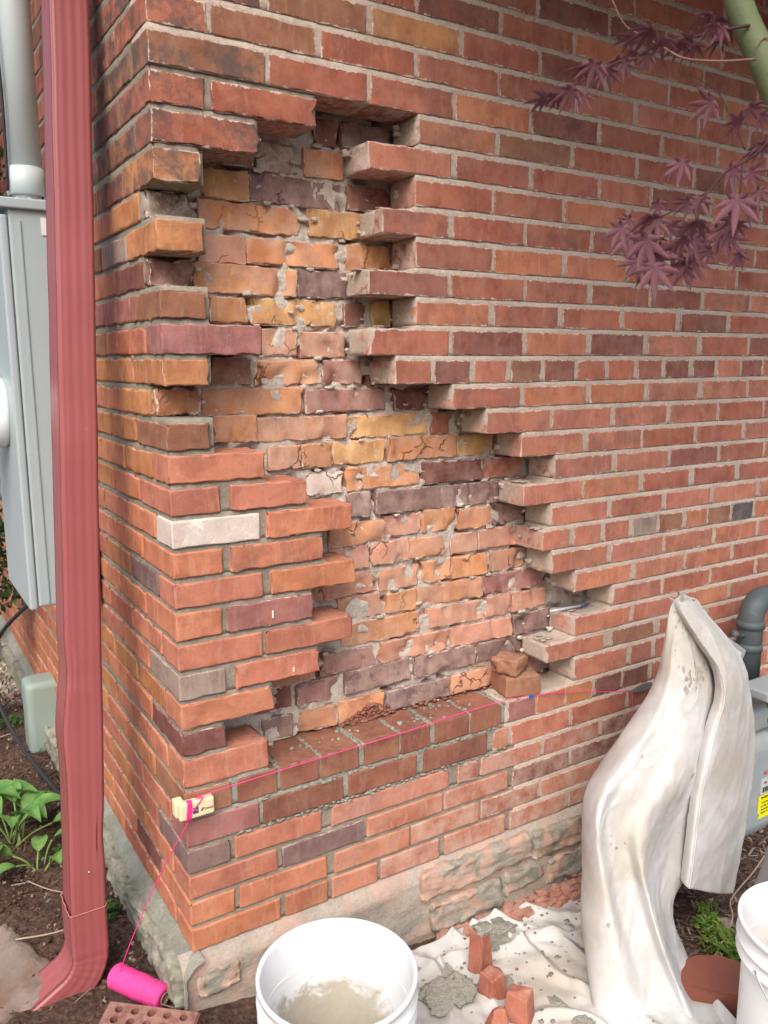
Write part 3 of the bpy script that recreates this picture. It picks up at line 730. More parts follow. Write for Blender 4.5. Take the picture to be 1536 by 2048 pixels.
v_ = [(0, 0, 0), (.02, -.002, .007), (.055, -.003, .011), (.085, -.003, .006), (.085, -.003, -.008), (.05, -.003, -.012), (.02, -.002, -.007)]
v_ = [Vector(q) for q in v_] + [Vector(q) + Vector((0, .0025, 0)) for q in v_]
f_ = [list(range(7)), list(range(13, 6, -1))] + [[i, i + 7, (i + 1) % 7 + 7, (i + 1) % 7] for i in range(7)]
tag(link('line_pin', mesh('line_pin', v_, f_, False), M_STEEL, None, (1.318, -.014, .303), (0, R(-4), 0)), 'flat steel line pin holding the pink string in a joint', 'line pin')

# pen lying on the cantilevered brick
pen = thing('pen', 'blue and silver pen lying on a protruding brick at the right rim', 'pen', (1.12, .045, zk(9, 1.12) + .0035), rot=(0, 0, R(-3)))
link('barrel', mesh('barrel', *tube([(-.07, 0, 0), (.04, 0, 0)], .0036, 12)), plain("silver_blue_barrel", (.45, .50, .58), .3, .2, 120, spec=.5), pen)
link('cap', mesh('cap', *tube([(.04, 0, 0), (.066, 0, 0), (.07, 0, 0)], [.0041, .0041, .002], 12)), plain("navy_cap", (.03, .05, .16), .35, spec=.5), pen)
link('clip', mesh('clip', *xf(rough_box((.02, .0009, .0007), .01, .0003, 0, 0), (.045, 0, .005))), M_STEEL, pen)
# loose bricks on the ledge
def loose(loc, half, rot, c, label, seed, name='loose_brick', **kw):
    V, F = rough_box(half, .010, kw.get('r', .005), kw.get('amp', .002), .0008, seed, None, chips=kw.get('chips', .004), brk=kw.get('brk', (0, 0)))
    o = link(name, mesh(name, V, F), BR, None, loc, rot, smear=kw.get('smear', .15), ends=0., grime=0., end_side=1., half_x=9., half_z=9., edge=0., dust=.15, top_dust=.2, crack=0.); o.color = (*COL[c], 1)
    return tag(o, label, 'brick')
zl = zk(6, .9) - .0095
loose((.936, .052, zl + .0295), (.052, .047, .0285), (0, 0, R(-14)), 'N', 'lower of two half bricks stacked on the ledge, smeared with pale mortar', 3, smear=.42, amp=.003)
loose((.917, .058, zl + .0295 * 2 + .0225), (.042, .040, .0225), (R(2), R(-3), R(20)), 'N', 'upper of two brown half bricks stacked on the ledge of the hole', 11, amp=.005, r=.012, brk=(.006, .012))

# ================================================================ DOWNSPOUT
def paint(name, col, **kw): return plain(name, col, **kw)
M_SP = plain("oxblood_enamel", (.30, .085, .090), .40, .10, 7, .06, 90, spec=.45, dirt=(.40, .22, .20), dirt_lo=.66, dirt_hi=.80, dirt_scale=60, streak=(1, 1, .35))
spout = thing('downspout', 'oxblood red ribbed metal downspout with dents and a curved outlet elbow', 'downspout', (-.175, .215, -.10))
def sec(w, d):
    """ribbed rectangular section, ribs on the face toward -y and the face toward -x"""
    pts = []; r = .010
    def rib(t): return .0022 * (1 if .5 < ((t * 4.0) % 1) + .001 and .12 < t < .88 else 0)
    N = 28
    for i in range(N + 1):
        t = i / N; c = max(0, r - t * w) / r; e = max(0, r - (1 - t) * w) / r
        pts.append((-w / 2 + t * w, -d / 2 + r * (1 - math.sqrt(max(0, 1 - max(c, e) ** 2))) + .0007 * (0.5 - 0.5 * math.cos(2 * math.pi * t * 4)) * (1 if .13 < t < .87 else 0)))
    for i in range(1, 12): pts.append((w / 2, -d / 2 + d * i / 12))
    for i in range(1, N): pts.append((w / 2 - w * i / N, d / 2))
    for i in range(12):
        t = i / 12; pts.append((-w / 2 + .0015 * (0.5 - 0.5 * math.cos(2 * math.pi * t * 3)), d / 2 - d * t))
    return pts
SP = sec(.076, .092); n = len(SP)
top = Vector((-.041, .335, 2.35)); bot = Vector((-.176, .215, -.035))
def centre(t): return bot.lerp(top, t)
V = []; F = []; NS = 130
for s in range(NS + 1):
    t = s / NS; c = centre(t); z = c.z
    for (x, y) in SP:
        dx = dy = 0
        # creased dent on the left face and general handling dents
        d1 = math.exp(-((z - .60) / .05) ** 2) * .004 - math.exp(-((z - .46) / .07) ** 2) * .007
        if x < -.02: dx += d1
        if y < 0 and z < .64 and z > .54: dy += .0028 * math.exp(-((z - .585) / .012) ** 2) * (1 if x < .01 else .3)
        d2 = math.exp(-((z - .22) / .05) ** 2) * .004
        if x > .02: dx -= d2
        dy += .0016 * nz(x, 0, z, 9, 5); dx += .0012 * nz(0, y, z, 7, 2)
        V.append((c.x + x + dx, c.y + y + dy, z))
for s in range(NS):
    for i in range(n): F.append([s * n + i, s * n + (i + 1) % n, (s + 1) * n + (i + 1) % n, (s + 1) * n + i])
def rel(V, root): return [Vector(v) - root.location for v in V]
link('pipe', mesh('pipe', rel(V, spout), F), M_SP, spout)
# elbow: pleated bend that throws the outlet to the left
SE = sec(.0795, .096); V = []; F = []; st = []
o0 = Vector((-.1735, .2175, .060)); out = Vector((-.97, -.10, -.22)).normalized()
for s in range(61):
    t = s / 60
    if t < .35: c = o0 + Vector((0, 0, -1)) * (t / .35) * .105; ang = 0
    elif t < .72:
        ang = (t - .35) / .37 * R(62); c = o0 + Vector((0, 0, -.105)) + Vector((-(1 - math.cos(ang)), 0, -math.sin(ang))) * .095
    else:
        ang = R(62); c = o0 + Vector((0, 0, -.105)) + Vector((-(1 - math.cos(ang)), 0, -math.sin(ang))) * .095 + Vector((-math.sin(ang), -.06, -math.cos(ang))) * (t - .72) / .28 * .12
    pl = 0.0035 * abs(math.sin((t - .35) / .37 * math.pi * 6)) if .35 < t < .72 else 0
    sc = 1 - .0 * t
    for (x, y) in SE:
        q = Vector((x * (1 - pl * 6) , y * (1 - pl * 6), 0)); q = Matrix.Rotation(ang, 3, 'Y') @ q
        V.append(c + q)
for s in range(60):
    for i in range(n): F.append([s * n + (i + 1) % n, s * n + i, (s + 1) * n + i, (s + 1) * n + (i + 1) % n])
link('elbow', mesh('elbow', rel(V, spout), F), M_SP, spout)
for zz in (.061,):
    pts = [(o0.x + x * 1.01, o0.y + y * 1.01, zz) for x, y in SE] ; pts.append(pts[0])
    link('seam', mesh('seam', rel(tube(pts, .0012, 5)[0], spout), tube(pts, .0012, 5)[1]), plain("worn_edge", (.45, .20, .19), .5), spout)
v_, f_ = tube([(0, -.001, 0), (0, -.004, 0)], .003, 10); link('screw', mesh('screw', v_, f_), M_STEEL, spout, Vector((-.168, .162, .16)) - spout.location)

# ================================================================ ELECTRIC BOX AND CONDUITS
M_EL = plain("pale_grey_enamel", (.36, .43, .465), .42, .05, 12, .03, 90, spec=.4); M_ELD = plain("grey_seam", (.29, .35, .38), .5)
M_PVC = plain("grey_pvc", (.52, .61, .63), .38, .05, 6, spec=.45)
ebox = thing('electrical_box', 'tall pale grey electric meter cabinet fixed to the side wall', 'electrical box', (-.085, .78, 1.12))
link('cabinet', mesh('cabinet', *xf(rough_box((.075, .18, .480), .08, .006, 0, 0), (.0, 0, 0))), M_EL, ebox)
link('front_cover', mesh('front_cover', *xf(rough_box((.010, .1815, .474), .08, .006, 0, 0), (-.086, 0, -.012))), M_EL, ebox)
link('hood', mesh('hood', *xf(rough_box((.092, .190, .012), .08, .004, 0, 0), (-.010, -.002, .487))), M_EL, ebox)
link('side_seam', mesh('side_seam', *xf(rough_box((.0022, .0016, .46), .2, .0008, 0, 0), (-.050, -.1815, -.01))), M_ELD, ebox)
for rr in (.016, .024, .032):
    link('knockout_ring', mesh('knockout_ring', *tube([(.028 + rr * math.cos(t), -.1815, -.40 + rr * math.sin(t)) for t in np.linspace(0, 6.2832, 25)], .0013, 5, False)), M_EL, ebox)
link('sticker', mesh('sticker', *xf(rough_box((.016, .0008, .020), .02, .0003, 0, 0), (.012, -.1815, .44))), plain("white_sticker", (.72, .72, .74), .5), ebox)
M_GL = plain("meter_glass", (.78, .82, .84), .12, .02, 3, spec=.6)
mt = link('meter', mesh('meter', *xf(lathe([(.001, .0), (.088, 0), (.090, .010), (.088, .03), (.078, .034), (.076, .13), (.066, .145), (.001, .147)], 40), (-.096, -.02, .0), (0, R(-90), 0))), M_GL, ebox)
link('meter_tag', mesh('meter_tag', *xf(rough_box((.014, .0008, .010), .02, .0003, 0, 0), (-.17, -.100, -.005))), M_INK, mt)
for (x, y) in ((-.115, .66), (-.045, .665)):
    pass
pipe = thing('conduit', 'thick grey pvc service conduit rising above the meter cabinet', 'conduit', (-.088, .76, 1.62))
link('pipe', mesh('pipe', *tube([(0, 0, .04), (0, 0, .9)], .040, 32)), M_PVC, pipe)
link('coupling', mesh('coupling', *lathe([(.040, .10), (.045, .098), (.045, .035), (.040, .033)], 32)), M_PVC, pipe)
link('hub', mesh('hub', *join(lathe([(.038, .04), (.034, .03), (.034, -.008)], 24), *[xf(rough_box((.004, .004, .014), .02, .001, 0, 0), (.037 * math.cos(t), .037 * math.sin(t), .012)) for t in np.linspace(0, 5.5, 8)])), plain("galvanised", (.55, .57, .58), .4, metal=.4), pipe)
wire = link('service_wire', mesh('service_wire', *join(tube(smooth_path([(-.143, .74, 2.5), (-.136, .735, 2.1), (-.132, .73, 1.85), (-.134, .74, 1.66)], 8), .0035, 8), tube(smooth_path([(-.20, .80, 2.02), (-.16, .76, 1.93), (-.134, .735, 1.90)], 6), .004, 8))), plain("black_cable", (.025, .025, .04), .5))
tag(wire, 'thin black wire running down beside the grey service conduit', 'wire')
for i, (a_, b_) in enumerate((((-.045, 1.02, .875), (-.42, 1.28, 1.14)), ((-.045, 1.05, .79), (-.42, 1.33, 1.04)))):
    A, B = Vector(a_), Vector(b_)
    o = link('side_conduit', mesh('side_conduit', *tube([A, A.lerp(B, .5), B], .021, 20)), M_EL if i == 0 else plain("dark_grey_conduit", (.20, .22, .235), .45))
    tag(o, ('upper light grey' if i == 0 else 'lower dark grey') + ' slanting conduit behind the meter cabinet', 'conduit')
# black cable looping down to the ground
M_BK = plain("black_rubber", (.030, .032, .040), .5)
cab = link('black_cable', mesh('black_cable', *join(
    tube(smooth_path([(-.04, .95, .66), (-.09, 1.15, .52), (-.165, 1.5, .30), (-.185, 1.6, .10), (-.150, 1.40, -.03), (-.085, 1.05, -.09), (-.03, .80, -.11), (.0, .6, -.118)], 10), .0068, 10),
    tube(smooth_path([(-.50, 1.10, -.112), (-.33, 1.02, -.118), (-.20, .95, -.115), (-.10, .95, -.095), (-.03, .97, -.05)], 10), .0052, 10))), M_BK)
tag(cab, 'black cable looping from the meter cabinet down over the soil', 'cable')
# pale green plastic pedestal box
jug = thing('utility_pedestal', 'pale green plastic cable pedestal standing against the stone footing', 'utility pedestal', (-.035, 1.50, -.14))
link('housing', mesh('housing', *xf(rough_box((.065, .06, .135), .03, .022, .002, 0, 4), (0, 0, .135))), plain("pale_green_plastic", (.27, .345, .31), .45, .06, 8), jug)
link('latch', mesh('latch', *xf(rough_box((.028, .006, .008), .02, .003, 0, 0), (.015, -.063, .10))), plain("green_latch", (.20, .26, .235), .5), jug)
# weathered post far left
post = link('fence_post', mesh('fence_post', *xf(rough_box((.035, .035, .55), .06, .006, .001, .0004, 4), (-.155, 2.5, .35))), plain("blue_grey_post", (.16, .19, .21), .6, .2, 30, .3, 60, dirt=(.08, .09, .10), dirt_scale=12))
tag(post, 'dark blue grey post at the far end of the side wall', 'post')
# ================================================================ SPOOL, CORED BRICK, CONCRETE STONE (left foreground)
sp = thing('string_spool', 'neon pink spool of mason string lying in the soil by the cored brick', 'string spool', (-.088, .138, -.125))
A, B = Vector((-.134, .150, -.098)), Vector((-.058, .026, -.104)); ax_ = (B - A); q = ax_.to_track_quat('Z', 'Y').to_euler()
prof = [(.010, 0), (.022, .002), (.0265, .010), (.0275, .03)]
L = [(.0262 + .0011 * math.sin(i * 1.9) + .0006 * math.sin(i * .9) + .0012 * (1 if 26 < i < 36 else 0), .006 + i * .0023) for i in range(58)]
n_ = ax_.length
V, F = lathe([(.008, 0), (.020, 0), (.0245, .004)] + [(r, .006 + (z - .006) * (n_ - .012) / .133) for r, z in L] + [(.024, n_ - .003), (.014, n_), (.014, n_ - .02)], 40)
link('windings', mesh('windings', V, F), M_PINKW, sp, A - sp.location, q)
link('core', mesh('core', *lathe([(.0135, n_ - .03), (.0135, n_ + .002), (.0105, n_ + .002), (.0105, n_ - .03)], 24)), plain("cardboard", (.25, .16, .12), .8), sp, A - sp.location, q)
# cored engineering brick
def cored(loc, rot, label):
    root = thing('cored_brick', label, 'brick', loc, rot=rot)
    # top face drilled: built with a boolean-free grid of cells with round holes
    V = []; F = []; LX, LY, HZ = .098, .046, .030; nxh, nyh = 5, 3
    cells = []; W_, D_ = 2 * (LX - .012) / nxh, 2 * (LY - .008) / nyh
    m = 12
    def quad_ring(cx, cy, w, d, r, z):
        """square cell with a round hole: ring of quads"""
        out = []; inn = []
        for k in range(m):
            a_ = 2 * math.pi * (k + .5) / m; ca, sa = math.cos(a_), math.sin(a_); f = min(w / 2 / abs(ca) if abs(ca) > 1e-6 else 9, d / 2 / abs(sa) if abs(sa) > 1e-6 else 9)
            out.append((cx + ca * f, cy + sa * f, z)); inn.append((cx + ca * r, cy + sa * r, z))
        return out, inn
    for i in range(nxh):
        for j in range(nyh):
            cx = -LX + .012 + W_ * (i + .5); cy = -LY + .008 + D_ * (j + .5)
            o_, n2 = quad_ring(cx, cy, W_, D_, .0085, HZ); base = len(V)
            V += o_ + n2 + [(x, y, HZ - .045) for x, y, z in n2]
            # corners of the cell
            c4 = [(cx + sx * W_ / 2, cy + sy * D_ / 2, HZ) for sx, sy in ((1, 1), (-1, 1), (-1, -1), (1, -1))]; cb = len(V); V += c4
            for k in range(m):
                k2 = (k + 1) % m; F.append([base + k, base + k2, base + m + k2, base + m + k]); F.append([base + m + k, base + m + k2, base + 2 * m + k2, base + 2 * m + k])
                a_ = V[base + k]; b_ = V[base + k2]
                if abs(abs(a_[0] - cx) - W_ / 2) < 1e-5 and abs(abs(b_[1] - cy) - D_ / 2) < 1e-5 or abs(abs(a_[1] - cy) - D_ / 2) < 1e-5 and abs(abs(b_[0] - cx) - W_ / 2) < 1e-5:
                    ci = min(range(4), key=lambda t: (c4[t][0] - a_[0]) ** 2 + (c4[t][1] - a_[1]) ** 2); F.append([base + k, cb + ci, base + k2])
            F.append([base + 2 * m + k for k in range(m)])
    # rim and sides
    x1, y1 = LX - .012, LY - .008; b0 = len(V)
    V += [(sx * x1, sy * y1, HZ) for sx, sy in ((1, 1), (-1, 1), (-1, -1), (1, -1))]
    V += [(sx * (LX - .004), sy * (LY - .004), HZ) for sx, sy in ((1, 1), (-1, 1), (-1, -1), (1, -1))]
    V += [(sx * LX, sy * LY, HZ - .005) for sx, sy in ((1, 1), (-1, 1), (-1, -1), (1, -1))]
    V += [(sx * LX, sy * LY, -HZ) for sx, sy in ((1, 1), (-1, 1), (-1, -1), (1, -1))]
    for lv in range(3):
        for k in range(4): F.append([b0 + lv * 4 + k, b0 + lv * 4 + (k + 1) % 4, b0 + lv * 4 + 4 + (k + 1) % 4, b0 + lv * 4 + 4 + k][::-1])
    F.append([b0 + 12 + k for k in range(4)])
    o = link('body', mesh('body', V, F, False), BR, root, smear=.12, ends=0., grime=0., end_side=1., half_x=9., half_z=9., edge=0., dust=.15, top_dust=.2, crack=0.); o.color = (.235, .095, .075, 1)
cored((-.118, -.048, -.108), (R(4), R(3), R(-38)), 'dark red brick with rows of round core holes lying beside the spool')
V, F = rough_box((.17, .16, .035), .02, .03, .012, .003, 77)
slabst = link('concrete_slab', mesh('concrete_slab', V, F), plain("worn_concrete", (.25, .20, .175), .9, .15, 40, .5, 240, dirt=(.18, .11, .08), dirt_lo=.5, dirt_hi=.7, dirt_scale=6), None, (-.42, .31, -.146), (0, 0, R(18)))
tag(slabst, 'worn grey concrete stepping stone under the downspout outlet', 'stepping stone')

# ================================================================ PLANTS ON THE LEFT
def leaf_mat(name, c1, c2, scale=18, rough=.5, trans=.25):
    a = NT(name); tc = a.n("ShaderNodeTexCoord").outputs["Object"]; oi = a.n("ShaderNodeObjectInfo")
    col = a.mix(a.ramp(a.noise(tc, scale, 4), .35, .65), c1, c2)
    col = a.mix(a.math('MULTIPLY', oi.outputs["Random"], .5), col, a.mix(1.0, col, (.6, .68, .6), 'MULTIPLY'))
    a.l(col, a.b.inputs["Base Color"]); a.b.inputs["Roughness"].default_value = rough
    tr = a.n("ShaderNodeBsdfTranslucent"); a.l(col, tr.inputs[0]); mx = a.n("ShaderNodeMixShader"); mx.inputs[0].default_value = trans
    a.l(a.b.outputs[0], mx.inputs[1]); a.l(tr.outputs[0], mx.inputs[2]); a.l(mx.outputs[0], a.t.nodes["Material Output"].inputs[0]); return a.m
M_HOS = leaf_mat("hosta_leaf", (.10, .25, .06), (.21, .39, .12)); M_STALK = leaf_mat("pale_stalk", (.20, .32, .10), (.28, .38, .14))
def hosta_leaf(root, base, az, tilt, ln, wd, stalk):
    """stalk from the base, then a broad folded blade with parallel veins"""
    d = Vector((math.cos(az), math.sin(az), 0)); s = Vector((-d.y, d.x, 0)); up = Vector((0, 0, 1))
    e = base + d * stalk * math.cos(tilt) + up * stalk * math.sin(tilt)
    link('stalk', mesh('stalk', *tube(smooth_path([base, base.lerp(e, .5) + up * .01, e], 4), .0028, 6)), M_STALK, root)
    N, Mw = 12, 8; V = []; F = []
    for i in range(N + 1):
        t = i / N; w = wd * (math.sin(math.pi * min(1, t * 1.0) ** .72) ** .8) * (1 - t * .25) if 0 < t < 1 else .0008
        a_ = tilt * .8 - t * 1.25; c = e + d * ln * t * math.cos(tilt * .5) + up * (ln * (math.sin(tilt * .8) * t - .62 * t * t))
        for j in range(Mw + 1):
            u = j / Mw * 2 - 1
            V.append(c + s * w * u + up * (abs(u) * w * .42 + .0016 * math.cos(u * 14)))
    for i in range(N):
        for j in range(Mw): F.append([i * (Mw + 1) + j, i * (Mw + 1) + j + 1, (i + 1) * (Mw + 1) + j + 1, (i + 1) * (Mw + 1) + j])
    link('leaf', mesh('leaf', V, F), M_HOS, root)
rs = random.Random(5)
for (bx, by, nl, sz, lab) in ((-.235, .86, 15, 1.25, 'broad leaved green hosta clump nearest the downspout'), (-.33, 1.02, 14, 1.25, 'green hosta clump behind the first, by the black cable'), (-.185, .70, 6, .8, 'small young hosta shoot in front of the larger clumps')):
    h = thing('hosta_plant', lab, 'hosta plant', (bx, by, ground(bx, by)), group='hostas in the left bed')
    for i in range(nl):
        az = 2 * math.pi * (i + rs.uniform(-.3, .3)) / nl + .4; hosta_leaf(h, Vector((rs.uniform(-.02, .02), rs.uniform(-.02, .02), 0)), az, rs.uniform(.55, 1.25), rs.uniform(.085, .125) * sz, rs.uniform(.024, .034) * sz, rs.uniform(.05, .11) * sz)
# dark green shrub at the far left edge
def scatter_leaves(n, fn, size, seed, fold=.3):
    rr = random.Random(seed); V = []; F = []
    for i in range(n):
        c, nrm = fn(rr); s = size * rr.uniform(.6, 1.3)
        t = nrm.orthogonal().normalized(); t.rotate(Matrix.Rotation(rr.uniform(0, 6.28), 3, nrm)); b = nrm.cross(t)
        o = len(V); V += [c - t * s, c + b * s * .42 + nrm * s * fold * .3, c + t * s, c - b * s * .42 + nrm * s * fold * .3]; F += [[o, o + 1, o + 2], [o, o + 2, o + 3]]
    return V, F
shr = thing('shrub', 'dark green shrub growing beside the far end of the side wall', 'shrub', (-.215, 1.80, -.13))
def shf(rr):
    a_ = rr.uniform(0, 6.28); z = rr.uniform(.45, 2.3); r = (.17 + .06 * math.sin(z * 7) + .05 * math.sin(a_ * 3 + z * 5)) * math.sqrt(rr.random())
    nn = Vector((rr.gauss(0, 1), rr.gauss(0, 1), rr.gauss(.6, 1))).normalized(); return Vector((r * math.cos(a_), r * math.sin(a_), z)), nn
link('foliage', mesh('foliage', *scatter_leaves(9000, shf, .020, 3), False), leaf_mat("dark_shrub_leaf", (.018, .050, .022), (.06, .12, .04)), shr)
link('stem', mesh('stem', *join(*[tube(smooth_path([(0.02 * i, 0, 0), (.05 * math.sin(i * 2), .05 * math.cos(i * 2), .8), (.15 * math.sin(i * 2), .15 * math.cos(i * 2), 1.8)], 5), .010, 6) for i in range(4)])), plain("bark", (.10, .08, .06), .9, .3, 60, .6, 200), shr)
# small weeds and moss in the left bed; dead bits
def ground_leaves(regions, size, seed, hmax=.03):
    def fn(rr):
        x, y, r = regions[rr.randrange(len(regions))]; a_ = rr.uniform(0, 6.28); d = r * math.sqrt(rr.random()); X, Y = x + d * math.cos(a_), y + d * math.sin(a_)
        nn = Vector((rr.gauss(0, .45), rr.gauss(0, .45), 1)).normalized(); return Vector((X, Y, ground(X, Y) + .008 + rr.random() ** 2 * hmax)), nn
    return fn
M_WEED = leaf_mat("bright_weed_leaf", (.10, .19, .035), (.22, .32, .06)); M_WEED2 = leaf_mat("low_green_weed", (.03, .085, .018), (.08, .16, .035))
link('ground_weeds', mesh('ground_weeds', *scatter_leaves(900, ground_leaves([(-.30, 1.55, .10), (-.12, 1.75, .05), (-.35, 1.35, .13), (-.13, .72, .03), (-.08, .40, .02)], .009, 2), .008, 5), False), M_WEED2, kind='stuff')
# mulch, chips, twigs: loose bits lying on the soil
def chips(n, region, ln, wd, seed, lift=.002, thick=.25):
    rr = random.Random(seed); V = []; F = []
    for i in range(n):
        x, y = region(rr); l_ = ln * rr.uniform(.4, 1.5); w = wd * rr.uniform(.5, 1.4); M = Matrix.Rotation(rr.uniform(0, 6.28), 3, 'Z') @ Matrix.Rotation(rr.gauss(0, .28), 3, 'Y') @ Matrix.Rotation(rr.gauss(0, .4), 3, 'X')
        z = ground(x, y) + lift + rr.random() * lift * 2.5; o = len(V); t = w * thick
        for (a_, b_, c_) in ((-1, -.7, -1), (1, -.9, -1), (1.05, .8, -1), (-.9, 1, -1), (-.9, -.6, 1), (.95, -.8, 1), (1, .7, 1), (-1, .9, 1)):
            V.append(Vector((x, y, z)) + M @ Vector((a_ * l_ / 2, b_ * w / 2 + .2 * w * (1 if a_ > 0 else -1) * rr.random(), c_ * t)))
        F += [[o, o + 3, o + 2, o + 1], [o + 4, o + 5, o + 6, o + 7], [o, o + 1, o + 5, o + 4], [o + 1, o + 2, o + 6, o + 5], [o + 2, o + 3, o + 7, o + 6], [o + 3, o, o + 4, o + 7]]
    return V, F
def mulch_mat(name, c1, c2, c3):
    a = NT(name); v = a.n("ShaderNodeNewGeometry"); isl = v.outputs["Random Per Island"]
    col = a.mix(a.ramp(isl, 0, .7), c1, c2); col = a.mix(a.ramp(isl, .86, .93), col, c3); col = a.mix(a.ramp(a.noise(v.outputs["Position"], 300, 4), .3, .7, 0, .5), col, a.mix(1.0, col, (.5, .5, .5), 'MULTIPLY'))
    a.l(col, a.b.inputs["Base Color"]); a.b.inputs["Roughness"].default_value = .9; return a.m
M_MUL = mulch_mat("bark_mulch", (.045, .032, .030), (.17, .125, .11), (.30, .24, .20)); M_SOILB = mulch_mat("soil_crumbs", (.05, .032, .026), (.14, .08, .06), (.30, .24, .20)); M_GRV = mulch_mat("gravel_stones", (.20, .17, .13), (.48, .42, .34), (.62, .58, .50))
link('mulch', mesh('mulch', *chips(9000, lambda r: (r.uniform(.75, 2.6), r.uniform(-1.25, -.0)), .026, .0055, 4, .003), False), M_MUL, kind='stuff')
link('soil_debris', mesh('soil_debris', *join(chips(5200, lambda r: (r.uniform(-.75, .0), r.uniform(-.2, 2.1)), .009, .006, 9, .002, .4), chips(330, lambda r: (r.uniform(-.7, -.03), r.uniform(.0, 2.0)), .05, .0016, 19, .004, .6)), False), M_SOILB, kind='stuff')
link('gravel', mesh('gravel', *chips(5200, lambda r: (r.uniform(-.7, .0), r.uniform(2.1, 3.3)), .013, .011, 14, .003, .45), False), M_GRV, kind='stuff')
M_TW = plain("dry_twig", (.34, .26, .20), .85, .2, 80, .3, 300)
for i, (pts, r, lab) in enumerate((
    ([(-.30, .40, -.105), (-.20, .36, -.095), (-.10, .40, -.10)], .0022, 'dry bent twig on the soil behind the downspout foot'),
    ([(1.20, -.42, -.245), (1.36, -.36, -.235), (1.44, -.30, -.24), (1.60, -.26, -.235), (1.72, -.22, -.24)], .0026, 'thin pale twig across the mulch below the gas meter'),
    ([(-.24, .62, -.10), (-.19, .55, -.105), (-.13, .50, -.108)], .0016, 'short straight straw on the soil in front of the small hosta'),
    ([(-.42, 1.62, -.112), (-.25, 1.60, -.110), (-.13, 1.63, -.112)], .0024, 'thin dry stem lying among weeds by the pedestal'))):
    tag(link('twig', mesh('twig', *tube(smooth_path(pts, 6), r, 6)), M_TW), lab, 'twig')

# ================================================================ BUCKETS
M_BUC = plain("white_hdpe", (.80, .83, .85), .38, .03, 5, .03, 60, spec=.45, dirt=(.42, .40, .34), dirt_lo=.64, dirt_hi=.76, dirt_scale=34)
a = NT("bucket_inside"); tc = a.n("ShaderNodeTexCoord").outputs["Object"]; s3 = a.n("ShaderNodeSeparateXYZ"); a.l(tc, s3.inputs[0])
nn = a.noise(tc, 11, 8, .68, .5); n2 = a.noise(tc, 60, 6, .7)
res = a.ramp(a.math('ADD', a.math('MULTIPLY', nn, 1.1), a.math('MULTIPLY', a.math('SUBTRACT', .205, s3.outputs[2]), 3.4)), .62, .80)   # cement residue clings lower down the wall
c = a.mix(a.math('MULTIPLY', res, .85), (.78, .80, .83), a.mix(n2, (.30, .265, .185), (.50, .455, .36)))
c = a.mix(a.ramp(a.noise(tc, 90, 3), .70, .76, 0, .6), c, (.30, .30, .28))
a.l(c, a.b.inputs["Base Color"]); a.b.inputs["Roughness"].default_value = .55; M_BIN = a.m
def bucket(loc, h, label, R0=.146, fill=.02, rot=0):
    root = thing('bucket', label, 'bucket', loc, group='white plastic buckets', rot=(0, 0, rot))
    R1 = R0 - .014
    outp = [(.0, 0), (R1 - .006, 0), (R1, .006), (R0 - .012, h - .085), (R0 - .012, h - .084), (R0 - .001, h - .080), (R0 + .001, h - .074), (R0 - .004, h - .070), (R0 - .007, h - .052), (R0 + .001, h - .049), (R0 + .002, h - .044), (R0 - .005, h - .040), (R0 - .005, h - .014), (R0 + .001, h - .012), (R0 + .0015, h - .003), (R0 - .001, h), (R0 - .0045, h - .001), (R0 - .0065, h - .006)]
    link('shell', mesh('shell', *lathe(outp, 96)), M_BUC, root)
    inp = [(R0 - .0065, h - .006), (R0 - .009, h - .03), (R0 - .012, h - .10), (R1 - .006, .02), (R1 - .016, .010), (.0, .009)]
    V, F = lathe(inp, 96); V = [Vector((v[0] * (1 + .004 * nz(v[0], v[1], v[2], 25)), v[1], v[2])) for v in V]
    link('inside', mesh('inside', V, F), M_BIN, root)
    return root
gz = ground(.147, -.373)
b1 = bucket((.150, -.372, gz), .150 - gz, 'empty white bucket with dried cement inside, in front of the brick corner')
V, F = sheet(30, 30, lambda s, t: (lambda x, y: (x, y, .020 + .006 * nz(x, y, 0, 25, 3) + .10 * max(0, (x * x + y * y) ** .5 - .085) ** 1.2))(.118 * (s * 2 - 1) * math.sqrt(max(0, 1 - (t * 2 - 1) ** 2 / 2)), .118 * (t * 2 - 1) * math.sqrt(max(0, 1 - (s * 2 - 1) ** 2 / 2))))
link('slurry', mesh('slurry', V, F), plain("settled_cement", (.29, .245, .17), .7, .15, 30, .4, 150, dirt=(.55, .52, .45), dirt_scale=14), b1)
for z_ in (.0,):
    pts = [( -.1475 * math.cos(t), -.1475 * math.sin(t) * 1, .275 - .13 * math.sin(t)) for t in np.linspace(0, math.pi, 22)]
b2 = bucket((1.000, -.778, ground(1, -.7)), .158 - ground(1, -.7), 'white bucket of broken brick pieces at the right edge of the photo', fill=.1)
pts = [(-.1485 * math.cos(t), -.1485 * math.sin(t) * .95, .345 - .15 * math.sin(t)) for t in np.linspace(0.0, math.pi, 26)]
link('handle', mesh('handle', *tube(smooth_path(pts, 2), .0018, 6)), M_STEEL, b2, None, (0, 0, R(-15)))
